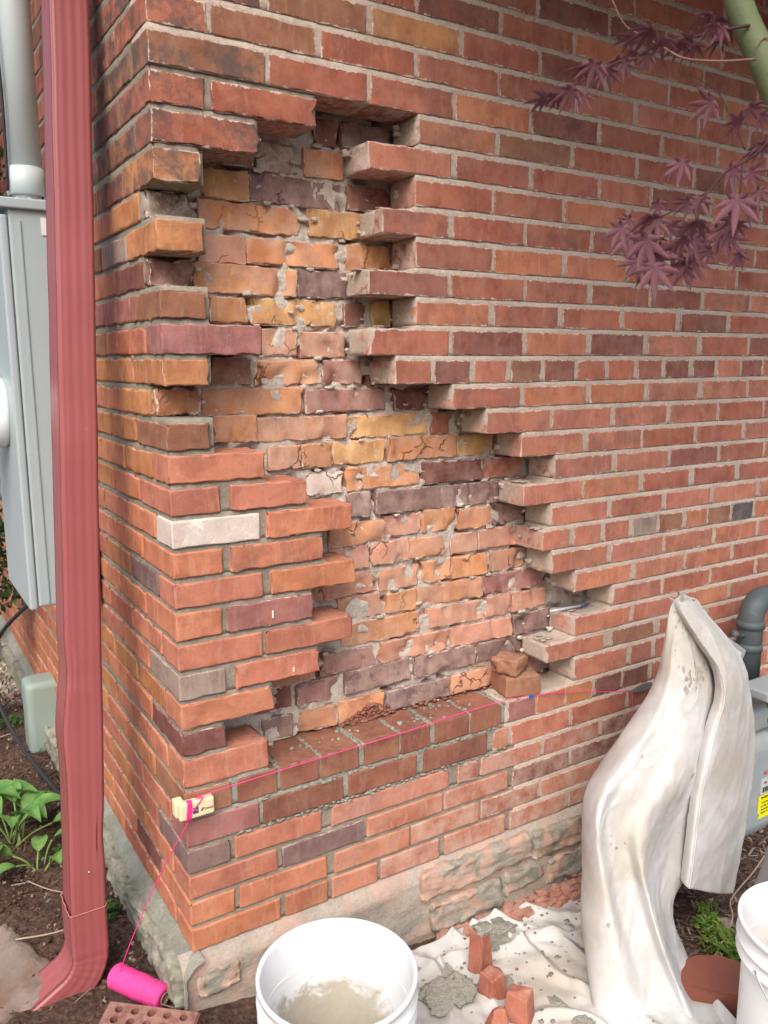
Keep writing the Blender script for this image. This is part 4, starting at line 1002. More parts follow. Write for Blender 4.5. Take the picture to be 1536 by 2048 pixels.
for i, (x, y, z, hx, hy, hz, rt) in enumerate(((-.075, .02, .300, .045, .034, .026, .5), (-.035, -.055, .285, .05, .03, .028, 1.9), (.03, .03, .31, .05, .035, .03, 2.6), (-.02, .05, .26, .06, .04, .03, .2), (.05, -.05, .27, .05, .04, .03, 1.1), (-.06, -.02, .24, .05, .05, .03, .9), (.0, .0, .2, .06, .07, .04, .3))):
    q = Vector((1.0 + x, -.778 + y, ground(1, -.7) + z)); loose(q, (hx, hy, hz), (rt * .6, .4 * math.sin(i * 3), rt), 'O' if i % 2 else 'r', ('orange' if i % 2 else 'red') + ' broken brick piece in the right hand bucket, ' + ['nearest its rim', 'second from its rim', 'in the middle', 'low under the others', 'on the far side', 'wedged beneath two others', 'at the bottom'][i], 20 + i, 'brick_piece', amp=.005, brk=(.01, .01))

# ================================================================ DROP CLOTH ON THE GROUND
def cloth_mat(name, dlo=.62, c1=(.635, .64, .65), c2=(.52, .52, .51)):
    a = NT(name); tc = a.n("ShaderNodeNewGeometry").outputs["Position"]
    n1 = a.noise(tc, 5, 6, .6); n2 = a.noise(tc, 20, 9, .72, .5)
    col = a.mix(a.ramp(n1, .35, .65), c1, c2)
    col = a.mix(a.ramp(n2, dlo - .03, dlo + .09, 0, .6), col, (.34, .30, .245))
    col = a.mix(a.ramp(a.noise(tc, 3.2, 8, .7), .46, .62, 0, .55), col, (.45, .40, .325))
    col = a.mix(a.ramp(a.noise(tc, 75, 6, .7), .70, .75, 0, .6), col, (.30, .27, .23))
    a.l(col, a.b.inputs["Base Color"]); a.b.inputs["Roughness"].default_value = .9; a.b.inputs["Specular IOR Level"].default_value = .1
    w1 = a.n("ShaderNodeTexWave"); w1.inputs["Scale"].default_value = 420; a.l(tc, w1.inputs["Vector"])
    b = a.bump(a.noise(tc, 520, 3, .7), .45, .0010); b = a.bump(a.noise(tc, 14, 3, .5), .30, .006, b); a.l(b, a.b.inputs["Normal"]); return a.m
M_CL = cloth_mat("canvas_on_ground", .60, (.58, .59, .59), (.45, .455, .44)); M_CL2 = cloth_mat("canvas_hanging", .66)
def cloth_z(x, y):
    d = (x - y * .9)
    f = .014 * max(0, 1 - abs(((x * 1.0 + y * .55) * 7 + 1.2 * nz(x, y, 0, 4, 2)) % 1 - .5) * 4.2) ** 1.3
    f += .020 * max(0, 1 - abs((y + .13 + .10 * (x - .5) + .03 * nz(x, 0, 0, 9, 1)) / .022)) * (1 if x > .55 else .3)
    f += .010 * fb(x, y, 0, 8, 6, 3) + .006 * nz(x, y, 0, 22, 4)
    return ground(x, y) + .020 + f
def cl(s, t):
    # t: from the wall foot (0) toward the camera (1)
    y0 = -.052 - .010 * math.sin(s * 11) - .03 * (1 - min(1, s * 3)) * 1.0; x = .43 + s * .80 - t * .30; y = y0 + t * -.92
    x += .02 * nz(s * 3, t * 5, 0, 1, 4); z = cloth_z(x, y) + .012 * max(0, 1 - t / .03) * (.5 + .8 * abs(math.sin(s * 9)))
    return (x, y, z)
dc = link('drop_cloth', mesh('drop_cloth', *sheet(230, 230, cl)), M_CL)
md = dc.modifiers.new("thickness", 'SOLIDIFY'); md.thickness = .0015
tag(dc, 'white canvas drop cloth spread on the ground, spattered with mortar', 'drop cloth')
# grey taped hem of the cloth
v_, f_ = sheet(24, 3, lambda s, t: (lambda x, y: (x, y, cloth_z(x, y) + .006))(.905 + s * .16 + t * .008, -.165 + s * .085 - t * .020))

# mortar droppings, clods
M_CLOD = make_mortar('drying_mortar', (.34, .345, .295), (.46, .46, .40), bs=2.2, sand=.6)
def clod(x, y, r, seed, label, sq=(1, 1, .4), c=M_CLOD, cat='mortar lump'):
    V, F = lump((0, 0, 0), r, seed, sq, 14, .36)
    V = [q + q.normalized() * (.16 * r * nz(*q, 90, seed) + .14 * min(r, .02) * nz(*q, 260, seed) + .0016 * nz(*q, 620, seed)) for q in V]
    o = link('mortar_clod', mesh('mortar_clod', V, F), c, None, (x, y, cloth_z(x, y) + r * sq[2] * .4)); return tag(o, label, cat)
# ---- broken brick pieces standing on the cloth
def chunk(name, pts_bottom, pts_top, c, label, seed, loc, rot=(0, 0, 0), smear=.05):
    n = len(pts_bottom); V = [Vector(p) for p in pts_bottom] + [Vector(p) for p in pts_top]; F = [list(range(n))[::-1], list(range(n, 2 * n))] + [[i, (i + 1) % n, n + (i + 1) % n, n + i] for i in range(n)]
    import bmesh
    bm = bmesh.new(); vs = [bm.verts.new(v) for v in V]; [bm.faces.new([vs[i] for i in f]) for f in F]
    bmesh.ops.triangulate(bm, faces=bm.faces[:]); bmesh.ops.bevel(bm, geom=bm.edges[:], offset=.0016, segments=1, affect='EDGES')
    bmesh.ops.triangulate(bm, faces=bm.faces[:]); bmesh.ops.subdivide_edges(bm, edges=bm.edges[:], cuts=2, use_grid_fill=True)
    for v in bm.verts: v.co += Vector((nz(*v.co, 60, seed), nz(*v.co, 60, seed + 4), nz(*v.co, 60, seed + 8))) * .0022
    m = bpy.data.meshes.new(name); bm.to_mesh(m); bm.free()
    o = link(name, m, BR, None, loc, rot, smear=smear, ends=0., grime=0., end_side=1., half_x=9., half_z=9., edge=0., dust=.15, top_dust=.2, crack=0.); o.color = (*COL[c], 1); return tag(o, label, 'brick piece')
CR = [(-.022, -.020, 0), (.026, -.024, 0), (.030, .018, 0), (-.018, .022, 0)]
def at_cl(x, y, dz=0): return (x, y, cloth_z(x, y) + dz)
chunk('brick_piece', CR, [(-.016, -.018, .104), (.022, -.016, .100), (.026, .016, .094), (-.010, .020, .104)], 'R', 'tall red brick piece standing on end with mortar on top', 5, at_cl(.625, -.197, -.004), (0, 0, .35))
chunk('brick_piece', [(-.030, -.022, 0), (.020, -.034, 0), (.044, -.004, 0), (.026, .026, 0), (-.022, .024, 0)], [(-.020, -.018, .050), (.016, -.024, .058), (.034, .000, .046), (.018, .020, .054), (-.018, .018, .056)], 'R', 'squat faceted red brick piece just below the tall one', 8, at_cl(.602, -.270, -.002), (0, 0, .2))
chunk('brick_piece', [(-.028, -.03, 0), (.028, -.03, 0), (.032, .03, 0), (-.024, .03, 0)], [(-.022, -.022, .058), (.020, -.024, .066), (.026, .026, .058), (-.022, .024, .066)], 'R', 'square red brick piece, rightmost of those at the bottom edge', 12, at_cl(.606, -.360, -.002), (0, .08, .55))
chunk('brick_piece', [(-.02, -.03, 0), (.024, -.03, 0), (.026, .026, 0), (-.020, .024, 0)], [(-.010, -.012, .066), (.008, -.008, .060), (.010, .012, .050), (-.006, .010, .060)], 'R', 'pointed red brick piece cut off by the bottom edge', 15, at_cl(.540, -.368, -.002), (0, 0, 1.1))
V, F = lump((0, 0, 0), .017, 4.4, (1.1, 1, .5), 9, .4); V = [q + q.normalized() * .0022 * nz(*q, 260, 3) for q in V]
tag(link('mortar_dollop', mesh('mortar_dollop', V, F), M_CLOD, None, (.633, -.200, cloth_z(.625, -.197) + .104)), 'pale mortar dollop on top of the tall brick piece', 'mortar lump')
for i, (x, y, r, sq, lab) in enumerate(((.50, -.24, .050, (1.2, .8, .16), 'wide flat grey mortar patch on the cloth beside the bucket'), (.735, -.125, .026, (1.4, .9, .40), 'thick wet mortar clod at the cloth fold behind the tall brick piece'), (.775, -.105, .020, (1.3, .9, .4), 'small mortar clod on the upper side of the fold'),
    (.555, -.165, .016, (.9, 2.1, .35), 'long crumbly streak of mortar left of the tall brick piece'), (.655, -.255, .018, (1.1, 1, .45), 'rough mortar clod touching the squat brick piece'), (.600, -.250, .012, (1.1, 1, .5), 'small mortar clod left of the squat brick piece'),
    (.72, -.37, .016, (.7, 1.9, .3), 'narrow mortar streak right of the square brick piece'), (.72, -.44, .02, (1.3, .9, .3), 'flat mortar clod near the bottom edge of the photo'), (.70, -.155, .014, (1.2, .9, .4), 'round mortar clod behind the tall brick piece'),
    (.79, -.07, .014, (1.2, 1, .5), 'green grey mortar clod against the footing'), (.51, -.40, .022, (.8, 1.6, .3), 'crumbly mortar heap near the bucket at the bottom edge'))):
    clod(x, y, r, 9 + i * 3.7, lab, sq)
L = []; rr = random.Random(8)
for i in range(220):
    x = rr.uniform(.42, 1.12); y = -.07 - abs(rr.gauss(0, .24))
    if x < .40 + .3 * -y: continue
    L.append(lump((x, y, cloth_z(x, y) + .002), rr.choice((.0012, .0018, .0026, .0042)) * rr.uniform(.6, 1.3), i * 1.9, (1.2, 1, .55), 2, .5))
link('mortar_crumbs', mesh('mortar_crumbs', *join(*L)), make_mortar("crumb_grey", (.20, .18, .15), (.34, .32, .27)), kind='stuff')
L = []
for i in range(16):
    x = rr.uniform(.45, 1.1); y = -.08 - abs(rr.gauss(0, .22)); L.append(lump((x, y, cloth_z(x, y) + .002), rr.uniform(.0015, .004), i * 3.9, (1.1, 1, .6), 2, .5))
o = link('brick_crumbs', mesh('brick_crumbs', *join(*L)), BR, kind='stuff', smear=.1, ends=0., grime=0., end_side=1., half_x=9., half_z=9., edge=0., dust=.15, top_dust=.2, crack=0.); o.color = (.26, .07, .05, 1)
# red rubble at the foot of the wall
L = []
for i in range(1500):
    t = rr.random(); x = .62 + t * .85; hgt = .012 + .085 * max(0, (x - .78)) / .5; y = -.035 - rr.random() * (.03 + .05 * max(0, x - .8)); z = ground(x, y) + .012 + rr.random() * hgt * (1 - (-.035 - y) / .09)
    L.append(lump((x, y, z), rr.choice((.003, .005, .008, .012)) * rr.uniform(.6, 1.2), i * 1.37, (1.3, 1, .55), 2, .5))
o = link('brick_rubble', mesh('brick_rubble', *join(*L), False), BR, kind='stuff', smear=.50, ends=0., grime=0., end_side=1., half_x=9., half_z=9., edge=0., dust=.15, top_dust=.2, crack=0.); o.color = (.40, .19, .145, 1)

# ================================================================ DRAPED CLOTH OVER THE GAS METER
BODY=[[[1.143, -0.302, 0.688], [1.135, -0.306, 0.689], [1.135, -0.307, 0.689], [1.136, -0.307, 0.689], [1.136, -0.307, 0.689], [1.137, -0.307, 0.688], [1.138, -0.307, 0.688], [1.139, -0.307, 0.688], [1.141, -0.305, 0.688], [1.144, -0.3, 0.687]], [[1.185, -0.272, 0.68], [1.125, -0.304, 0.686], [1.126, -0.306, 0.686], [1.13, -0.307, 0.686], [1.134, -0.308, 0.685], [1.139, -0.308, 0.684], [1.145, -0.308, 0.683], [1.156, -0.306, 0.681], [1.169, -0.294, 0.68], [1.191, -0.259, 0.676]], [[1.245, -0.23, 0.663], [1.11, -0.3, 0.675], [1.114, -0.306, 0.676], [1.122, -0.308, 0.675], [1.131, -0.31, 0.674], [1.143, -0.31, 0.672], [1.156, -0.309, 0.67], [1.18, -0.305, 0.665], [1.209, -0.279, 0.662], [1.258, -0.2, 0.653]], [[1.229, -0.229, 0.608], [1.094, -0.3, 0.621], [1.094, -0.319, 0.627], [1.102, -0.325, 0.627], [1.114, -0.33, 0.626], [1.133, -0.329, 0.623], [1.153, -0.329, 0.619], [1.2, -0.317, 0.607], [1.229, -0.291, 0.603], [1.279, -0.213, 0.594]], [[1.232, -0.219, 0.541], [1.098, -0.29, 0.555], [1.078, -0.329, 0.571], [1.088, -0.341, 0.572], [1.106, -0.349, 0.571], [1.132, -0.35, 0.567], [1.167, -0.346, 0.559], [1.246, -0.323, 0.536], [1.275, -0.298, 0.532], [1.326, -0.221, 0.522]], [[1.216, -0.208, 0.449], [1.083, -0.28, 0.465], [1.054, -0.339, 0.492], [1.066, -0.356, 0.495], [1.093, -0.368, 0.493], [1.127, -0.371, 0.487], [1.183, -0.363, 0.472], [1.294, -0.329, 0.436], [1.323, -0.304, 0.432], [1.375, -0.229, 0.42]], [[1.144, -0.196, 0.357], [1.013, -0.27, 0.375], [0.994, -0.345, 0.408], [1.02, -0.362, 0.409], [1.055, -0.376, 0.405], [1.106, -0.383, 0.396], [1.188, -0.37, 0.37], [1.319, -0.331, 0.323], [1.348, -0.307, 0.318], [1.4, -0.232, 0.305]], [[1.052, -0.193, 0.274], [0.924, -0.27, 0.295], [0.895, -0.355, 0.34], [0.937, -0.369, 0.334], [0.989, -0.383, 0.326], [1.052, -0.397, 0.315], [1.165, -0.376, 0.274], [1.313, -0.336, 0.216], [1.342, -0.312, 0.21], [1.394, -0.237, 0.196]], [[1.003, -0.191, 0.222], [0.877, -0.27, 0.244], [0.829, -0.367, 0.303], [0.875, -0.376, 0.294], [0.935, -0.389, 0.283], [0.994, -0.411, 0.275], [1.126, -0.381, 0.222], [1.292, -0.341, 0.155], [1.321, -0.317, 0.149], [1.372, -0.242, 0.134]], [[0.985, -0.201, 0.14], [0.859, -0.28, 0.164], [0.799, -0.377, 0.233], [0.84, -0.376, 0.219], [0.887, -0.385, 0.209], [0.92, -0.416, 0.214], [1.065, -0.377, 0.147], [1.238, -0.346, 0.076], [1.267, -0.321, 0.069], [1.317, -0.246, 0.053]], [[0.971, -0.222, 0.037], [0.845, -0.3, 0.064], [0.802, -0.394, 0.132], [0.854, -0.386, 0.109], [0.903, -0.393, 0.095], [0.902, -0.43, 0.116], [1.016, -0.384, 0.05], [1.15, -0.361, -0.011], [1.178, -0.336, -0.018], [1.227, -0.259, -0.037]], [[0.949, -0.242, -0.05], [0.824, -0.32, -0.021], [0.811, -0.409, 0.039], [0.874, -0.397, 0.007], [0.938, -0.402, -0.015], [0.926, -0.441, 0.013], [1.025, -0.394, -0.054], [1.082, -0.375, -0.087], [1.11, -0.349, -0.095], [1.158, -0.271, -0.115]], [[0.937, -0.273, -0.132], [0.811, -0.35, -0.101], [0.811, -0.438, -0.042], [0.883, -0.428, -0.079], [0.953, -0.433, -0.106], [0.94, -0.47, -0.075], [1.033, -0.425, -0.144], [1.098, -0.405, -0.185], [1.126, -0.38, -0.194], [1.175, -0.304, -0.215]], [[0.93, -0.304, -0.214], [0.804, -0.38, -0.181], [0.829, -0.459, -0.136], [0.911, -0.45, -0.18], [0.988, -0.454, -0.211], [0.979, -0.488, -0.183], [1.05, -0.461, -0.235], [1.073, -0.475, -0.235], [1.102, -0.451, -0.244], [1.151, -0.376, -0.267]], [[0.906, -0.358, -0.271], [0.779, -0.432, -0.235], [0.853, -0.479, -0.234], [0.897, -0.506, -0.235], [0.946, -0.537, -0.235], [0.965, -0.549, -0.235], [0.984, -0.561, -0.235], [1.003, -0.573, -0.235], [1.032, -0.55, -0.245], [1.083, -0.477, -0.269]], [[0.899, -0.388, -0.232], [0.772, -0.462, -0.224], [0.846, -0.509, -0.232], [0.89, -0.536, -0.224], [0.939, -0.567, -0.232], [0.958, -0.579, -0.224], [0.977, -0.591, -0.232], [0.995, -0.603, -0.224], [1.024, -0.58, -0.232], [1.075, -0.507, -0.224]], [[0.876, -0.478, -0.232], [0.749, -0.552, -0.224], [0.823, -0.599, -0.232], [0.867, -0.626, -0.224], [0.916, -0.657, -0.232], [0.935, -0.669, -0.224], [0.954, -0.681, -0.232], [0.973, -0.693, -0.224], [1.002, -0.67, -0.232], [1.053, -0.597, -0.224]], [[0.831, -0.658, -0.232], [0.704, -0.732, -0.224], [0.778, -0.779, -0.232], [0.822, -0.806, -0.224], [0.871, -0.837, -0.232], [0.89, -0.849, -0.224], [0.909, -0.861, -0.232], [0.928, -0.873, -0.224], [0.957, -0.85, -0.232], [1.008, -0.777, -0.224]]]
FLAP=[[[1.118, -0.285, 0.682], [1.106, -0.315, 0.682], [1.121, -0.322, 0.68], [1.157, -0.321, 0.675], [1.192, -0.306, 0.669], [1.207, -0.295, 0.667], [1.217, -0.245, 0.667]], [[1.112, -0.315, 0.651], [1.1, -0.345, 0.651], [1.12, -0.35, 0.647], [1.167, -0.344, 0.638], [1.215, -0.323, 0.629], [1.235, -0.31, 0.625], [1.245, -0.26, 0.625]], [[1.144, -0.345, 0.586], [1.132, -0.375, 0.586], [1.159, -0.378, 0.58], [1.22, -0.369, 0.566], [1.282, -0.345, 0.552], [1.309, -0.33, 0.546], [1.319, -0.28, 0.546]], [[1.183, -0.365, 0.523], [1.171, -0.395, 0.523], [1.199, -0.397, 0.515], [1.266, -0.384, 0.498], [1.332, -0.356, 0.48], [1.36, -0.34, 0.473], [1.37, -0.29, 0.473]], [[1.19, -0.375, 0.45], [1.178, -0.405, 0.45], [1.208, -0.407, 0.441], [1.277, -0.394, 0.421], [1.346, -0.366, 0.401], [1.376, -0.35, 0.392], [1.386, -0.3, 0.392]], [[1.152, -0.38, 0.36], [1.14, -0.41, 0.36], [1.179, -0.412, 0.348], [1.27, -0.398, 0.319], [1.361, -0.371, 0.29], [1.4, -0.355, 0.278], [1.41, -0.305, 0.278]], [[1.121, -0.38, 0.215], [1.109, -0.41, 0.215], [1.153, -0.412, 0.199], [1.255, -0.398, 0.162], [1.357, -0.371, 0.124], [1.401, -0.355, 0.108], [1.411, -0.305, 0.108]], [[1.116, -0.375, 0.083], [1.104, -0.405, 0.083], [1.147, -0.407, 0.065], [1.247, -0.394, 0.024], [1.346, -0.366, -0.018], [1.389, -0.35, -0.036], [1.399, -0.3, -0.036]], [[1.116, -0.37, -0.019], [1.104, -0.4, -0.019], [1.145, -0.402, -0.041], [1.24, -0.389, -0.093], [1.336, -0.361, -0.146], [1.377, -0.345, -0.168], [1.387, -0.295, -0.168]]]

def refine(rows, n, m):
    """smooth surface through a net of points: n steps between rows, m between columns"""
    rs_ = [smooth_path(r, m) for r in rows]; cols = [smooth_path([r[j] for r in rs_], n) for j in range(len(rs_[0]))]
    return [[cols[j][i] for j in range(len(cols))] for i in range(len(cols[0]))]
def wrinkle(g, amp, seed):
    for i, r in enumerate(g):
        for j, q in enumerate(r):
            a_ = 1 - 3.2 * abs(nz(q.x * 1.0 + q.z * .35, 0, q.z * .55, 11, seed)); b_ = 1 - 3.2 * abs(nz(q.x - q.z * .5, 0, q.z * .8, 19, seed + 5))
            q.y -= amp * (.9 * max(0, a_) ** 2 + .7 * max(0, b_) ** 2 + .8 * nz(q.x, 0, q.z, 9, seed + 8) + .25 * nz(q.x, 0, q.z, 45, seed + 3))
    return g
def grid_mesh(g, flip=True):
    nr, nc_ = len(g), len(g[0]); V = [q for r in g for q in r]
    F = [[i * nc_ + j, i * nc_ + j + 1, (i + 1) * nc_ + j + 1, (i + 1) * nc_ + j] for i in range(nr - 1) for j in range(nc_ - 1)]
    return V, [q[::-1] for q in F] if flip else F
GB = wrinkle(refine(BODY, 12, 16), .0030, 2); GF = wrinkle(refine(FLAP, 12, 14), .0018, 11)
def drape(s, t):
    return GB[int(min(.999, t) * len(GB))][int(min(.999, s) * len(GB[0]))]
dr = thing('draped_cloth', 'off white canvas cloth hung over the gas meter with a folded flap on its right', 'cloth', (1.18, -.30, -.25))
V, F = grid_mesh(GB); o = link('hanging_canvas', mesh('hanging_canvas', rel(V, dr), F), M_CL2, dr); md = o.modifiers.new("thickness", 'SOLIDIFY'); md.thickness = .002
V, F = grid_mesh(GF); o = link('folded_flap', mesh('folded_flap', rel(V, dr), F), M_CL2, dr); md = o.modifiers.new("thickness", 'SOLIDIFY'); md.thickness = .0035
L = [r[14 + 3] + Vector((0, -.001, 0)) for r in GF]
link('hem', mesh('hem', rel(tube(L, .0026, 6)[0], dr), tube(L, .0026, 6)[1]), M_CL2, dr)
# dirt marks stay as flat flecks on the cloth
V = []; F = []; rr = random.Random(4)
for i in range(150):
    s, t = (rr.gauss(.40, .08), rr.gauss(.12, .04)) if i % 3 == 0 else ((rr.gauss(.52, .08), rr.gauss(.28, .012)) if i % 3 == 1 else (rr.uniform(.14, .75), rr.uniform(.04, .8)))
    s = min(.76, max(.12, s)); t = min(.98, max(.03, t)); p = Vector(drape(s, t)); u_ = (Vector(drape(s + .012, t)) - p).normalized(); w_ = (Vector(drape(s, t + .010)) - p).normalized(); nn_ = w_.cross(u_).normalized()
    if nn_.y > 0: nn_ = -nn_
    r_ = rr.choice((.0012, .0018, .003, .0055)) * rr.uniform(.7, 1.2); k_ = 7; o = len(V); ang = rr.uniform(0, 3)
    V.append(p + nn_ * .0016)
    for j in range(k_): a2 = ang + j * 2 * math.pi / k_; V.append(p + nn_ * .0012 + u_ * r_ * math.cos(a2) * rr.uniform(.4, 1.2) + w_ * r_ * 1.5 * math.sin(a2) * rr.uniform(.4, 1.2))
    F += [[o, o + 1 + j, o + 1 + (j + 1) % k_] for j in range(k_)]
link('dirt_flecks', mesh('dirt_flecks', rel(V, dr), F), plain("dried_mortar_flecks", (.36, .33, .28), .9, .3, 60), dr, kind='stuff')

# ================================================================ GAS METER, PIPES (right edge)
M_GM = plain("grey_meter_paint", (.30, .345, .36), .45, .08, 12, .08, 80, spec=.4, dirt=(.42, .40, .38), dirt_lo=.52, dirt_hi=.72, dirt_scale=7)
M_DK = plain("dark_slate_paint", (.085, .108, .118), .5, .2, 25, .15, 120, dirt=(.18, .19, .18), dirt_lo=.6, dirt_hi=.75, dirt_scale=20)
M_BRS = plain("tarnished_brass", (.22, .20, .13), .45, .3, 40, .2, 120, metal=.6)
gm_ = thing('gas_meter', 'grey gas meter with yellow warning label and dark riser pipe behind the cloth', 'gas meter', (1.66, -.20, -.26))
def gp(name, vf, mat, smooth=True, **kw):
    d = Vector((.035, 0, 0)) if name in ('riser_elbow', 'collar', 'side_valve') else (Vector((-.075, 0, .062)) if name in ('meter_body', 'index_head', 'warning_label', 'barcode_label', 'barcode') else Vector((-.03, 0, .02)))
    return link(name, mesh(name, rel([Vector(q) + d for q in vf[0]], gm_), vf[1], smooth), mat, gm_, **kw)
V, F = rough_box((.130, .085, .165), .03, .05, .002, 0, 3); gp('meter_body', ([q + Vector((1.635, -.185, -.020)) for q in V], F), M_GM)
V, F = rough_box((.120, .080, .040), .03, .030, .001, 0, 5); gp('index_head', ([q + Vector((1.62, -.190, .185)) for q in V], F), M_GM)
V, F = rough_box((.105, .045, .014), .03, .006, .0005, 0, 5); gp('bracket_bar', ([Matrix.Rotation(.0, 3, 'Y') @ q + Vector((1.60, -.30, .345)) for q in V], F), M_GM)
V, F = rough_box((.075, .035, .034), .03, .008, .0005, 0, 15); gp('index_cover', ([Matrix.Rotation(.55, 3, 'Y') @ q + Vector((1.475, -.20, .445)) for q in V], F), M_GM)
V, F = rough_box((.022, .0008, .016), .03, .0004, 0, 0, 15); gp('barcode_tag', ([Matrix.Rotation(.55, 3, 'Y') @ q + Vector((1.500, -.237, .432)) for q in V], F), plain("tag_white", (.6, .6, .6), .5))
arc = [Vector((1.655, -.13, .30)), Vector((1.655, -.13, .49))] + [Vector((1.655 + .055 * (1 - math.cos(a_)), -.13, .49 + .055 * math.sin(a_))) for a_ in np.linspace(.2, 1.57, 8)] + [Vector((1.80, -.13, .545))]
gp('riser_elbow', tube(arc, .036, 24), M_DK)
for z_, r_ in ((.475, .041), (.405, .039)):
    gp('collar', ([Vector(v) + Vector((1.655, -.13, z_)) for v in lathe([(.034, -.012), (r_, -.010), (r_, .010), (.034, .012)], 24)[0]], lathe([(.034, -.012), (r_, -.010), (r_, .010), (.034, .012)], 24)[1]), M_DK)
gp('side_valve', join(tube([(1.585, -.135, .455), (1.63, -.135, .442)], .006, 8), tube([(1.565, -.135, .461), (1.592, -.135, .453)], .011, 6)), M_DK)
V, F = lathe([(.030, 0), (.046, .004), (.046, .018), (.036, .022), (.038, .026), (.038, .046), (.028, .050), (.026, .12)], 6 * 4); gp('union_nut', ([Vector(v) + Vector((1.665, -.25, .215)) for v in V], F), M_BRS)
V, F = sheet(6, 6, lambda s, t: (lambda x, z: (x, -.2705, z))(1.655 + s * .080, -.118 + t * .072)); gp('warning_label', (V, F), plain("yellow_label", (.82, .80, .01), .5, .03))
V, F = sheet(6, 6, lambda s, t: (1.660 + s * .075, -.2705, -.043 + t * .050)); gp('barcode_label', (V, F), plain("grey_white_label", (.50, .53, .53), .5, .03))
V, F = join(*[xf(rough_box((.0011 if i % 3 else .0020, .0004, .008), .02, .0002, 0, 0), (1.672 + i * .005, -.2712, -.030)) for i in range(12)]); gp('barcode', (V, F), M_INK)
def gtext(body, size, x, z, mat):
    o = text(body, size, Vector((x - .075, -.2715, z + .062)) - gm_.location, (R(90), 0, 0), mat, gm_); return o
gtext("WARNING", .0115, 1.665, -.058, M_INK)
for i, t_ in enumerate(("Call before", "you dig. Natural", "gas pipeline", "nearby 24 h")): gtext(t_, .0080, 1.668, -.072 - i * .0105, M_INK)
gtext("YEL", .0105, 1.672, -.012, M_INK)
M_REDI = plain("red_ink", (.65, .02, .04), .5)
gtext("AC", .017, 1.668, .018, M_REDI)
V, F = tube([(1.78, -.30, -.245), (1.50, -.52, -.10)], .016, 12); tag(link('handle_pipe', mesh('handle_pipe', *tube(smooth_path([(1.62, -.30, -.24), (1.30, -.49, .06), (1.182, -.554, .093), (1.015, -.627, .103)], 4), .0135, 12)), plain("dark_pole", (.16, .15, .15), .4)), 'dark metal pole leaning behind the right hand bucket', 'pole')

# paver, weeds and stones at the lower right
V2_ = [(-.060, .085), (-.01, .092), (.030, .060), (.052, .015), (.050, -.060), (.030, -.088), (.0, -.085), (-.030, -.055), (-.045, .0)]
Vp = []; 
import bmesh
bm = bmesh.new(); bot_ = [bm.verts.new((x * 1.35, y * 1.25, 0)) for x, y in V2_]; top_ = [bm.verts.new((x * 1.30, y * 1.2, .062)) for x, y in V2_]
bm.faces.new(bot_[::-1] if False else bot_); bm.faces.new(top_[::-1])
for i in range(len(V2_)): j = (i + 1) % len(V2_); bm.faces.new([bot_[i], top_[i], top_[j], bot_[j]])
bmesh.ops.recalc_face_normals(bm, faces=bm.faces[:]); bmesh.ops.bevel(bm, geom=bm.edges[:], offset=.004, segments=2, affect='EDGES')
m = bpy.data.meshes.new('red_stone'); bm.to_mesh(m); bm.free()
tag(link('red_stone', m, plain("red_brown_stone", (.245, .085, .058), .85, .12, 40, .35, 260), None, (1.128, -.500, ground(1.1, -.4)), (R(3), R(-4), R(30))), 'flat dark red brown stone lying among weeds right of the draped cloth', 'stone')
for i, (x, y, hx, lab, col) in enumerate(((1.36, -.34, .022, 'small grey stone chip behind the weeds', (.30, .25, .22)), (1.42, -.46, .020, 'flat pale stone chip at the right edge of the weeds', (.30, .27, .25)), (1.21, -.42, .012, 'little grey pebble just above the red brown stone', (.33, .30, .27)))):
    V, F = rough_box((hx, hx * .6, hx * .35), .01, .004, .003, .001, i * 9.0); tag(link('pebble', mesh('pebble', V, F), plain("pebble_grey", col, .9), None, (x, y, ground(x, y) + .012), (0, .1, i * 1.1)), lab, 'pebble')
link('ground_weeds', mesh('ground_weeds', *scatter_leaves(1500, ground_leaves([(1.27, -.40, .06), (1.33, -.44, .05), (1.26, -.50, .055), (1.10, -.66, .05), (1.30, -.33, .04), (1.23, -.56, .05), (1.17, -.62, .04)], .009, 2, .045), .0085, 15, .6), False), M_WEED, kind='stuff')
for i, (x, y) in enumerate(((1.32, -.33), (1.27, -.43), (1.33, -.48), (1.22, -.58), (1.10, -.67))):
    w = thing('weed', ['yellow green trailing weed highest up beside the hanging flap', 'low weed sprig between the cloth and the pebbles', 'round leaved weed nearest the right hand bucket', 'small weed beside the red brown stone', 'bright weed tuft at the bottom edge'][i], 'weed', (x, y, ground(x, y)), group='weeds beside the draped cloth')
    rw = random.Random(i + 40)
    for j in range(3):
        a_ = rw.uniform(0, 6.28); pth = smooth_path([(0, 0, 0), (.02 * math.cos(a_), .02 * math.sin(a_), .025), (.055 * math.cos(a_), .055 * math.sin(a_), .045)], 5); link('stem', mesh('stem', *tube(pth, .0009, 5)), M_STALK, w)
        V = []; F = []
        for p in pth[2:]:
            for sg in (-1, 1):
                c = p + Vector((-math.sin(a_), math.cos(a_), .2)) * sg * .010; o = len(V); r_ = rw.uniform(.005, .0085); V.append(c + Vector((0, 0, .001)))
                for q in range(7): V.append(c + Vector((r_ * math.cos(q * .9), r_ * math.sin(q * .9), .002 * math.sin(q * 2))))
                F += [[o, o + 1 + q, o + 1 + (q + 1) % 7] for q in range(7)]
        link('leaves', mesh('leaves', V, F), M_WEED, w)

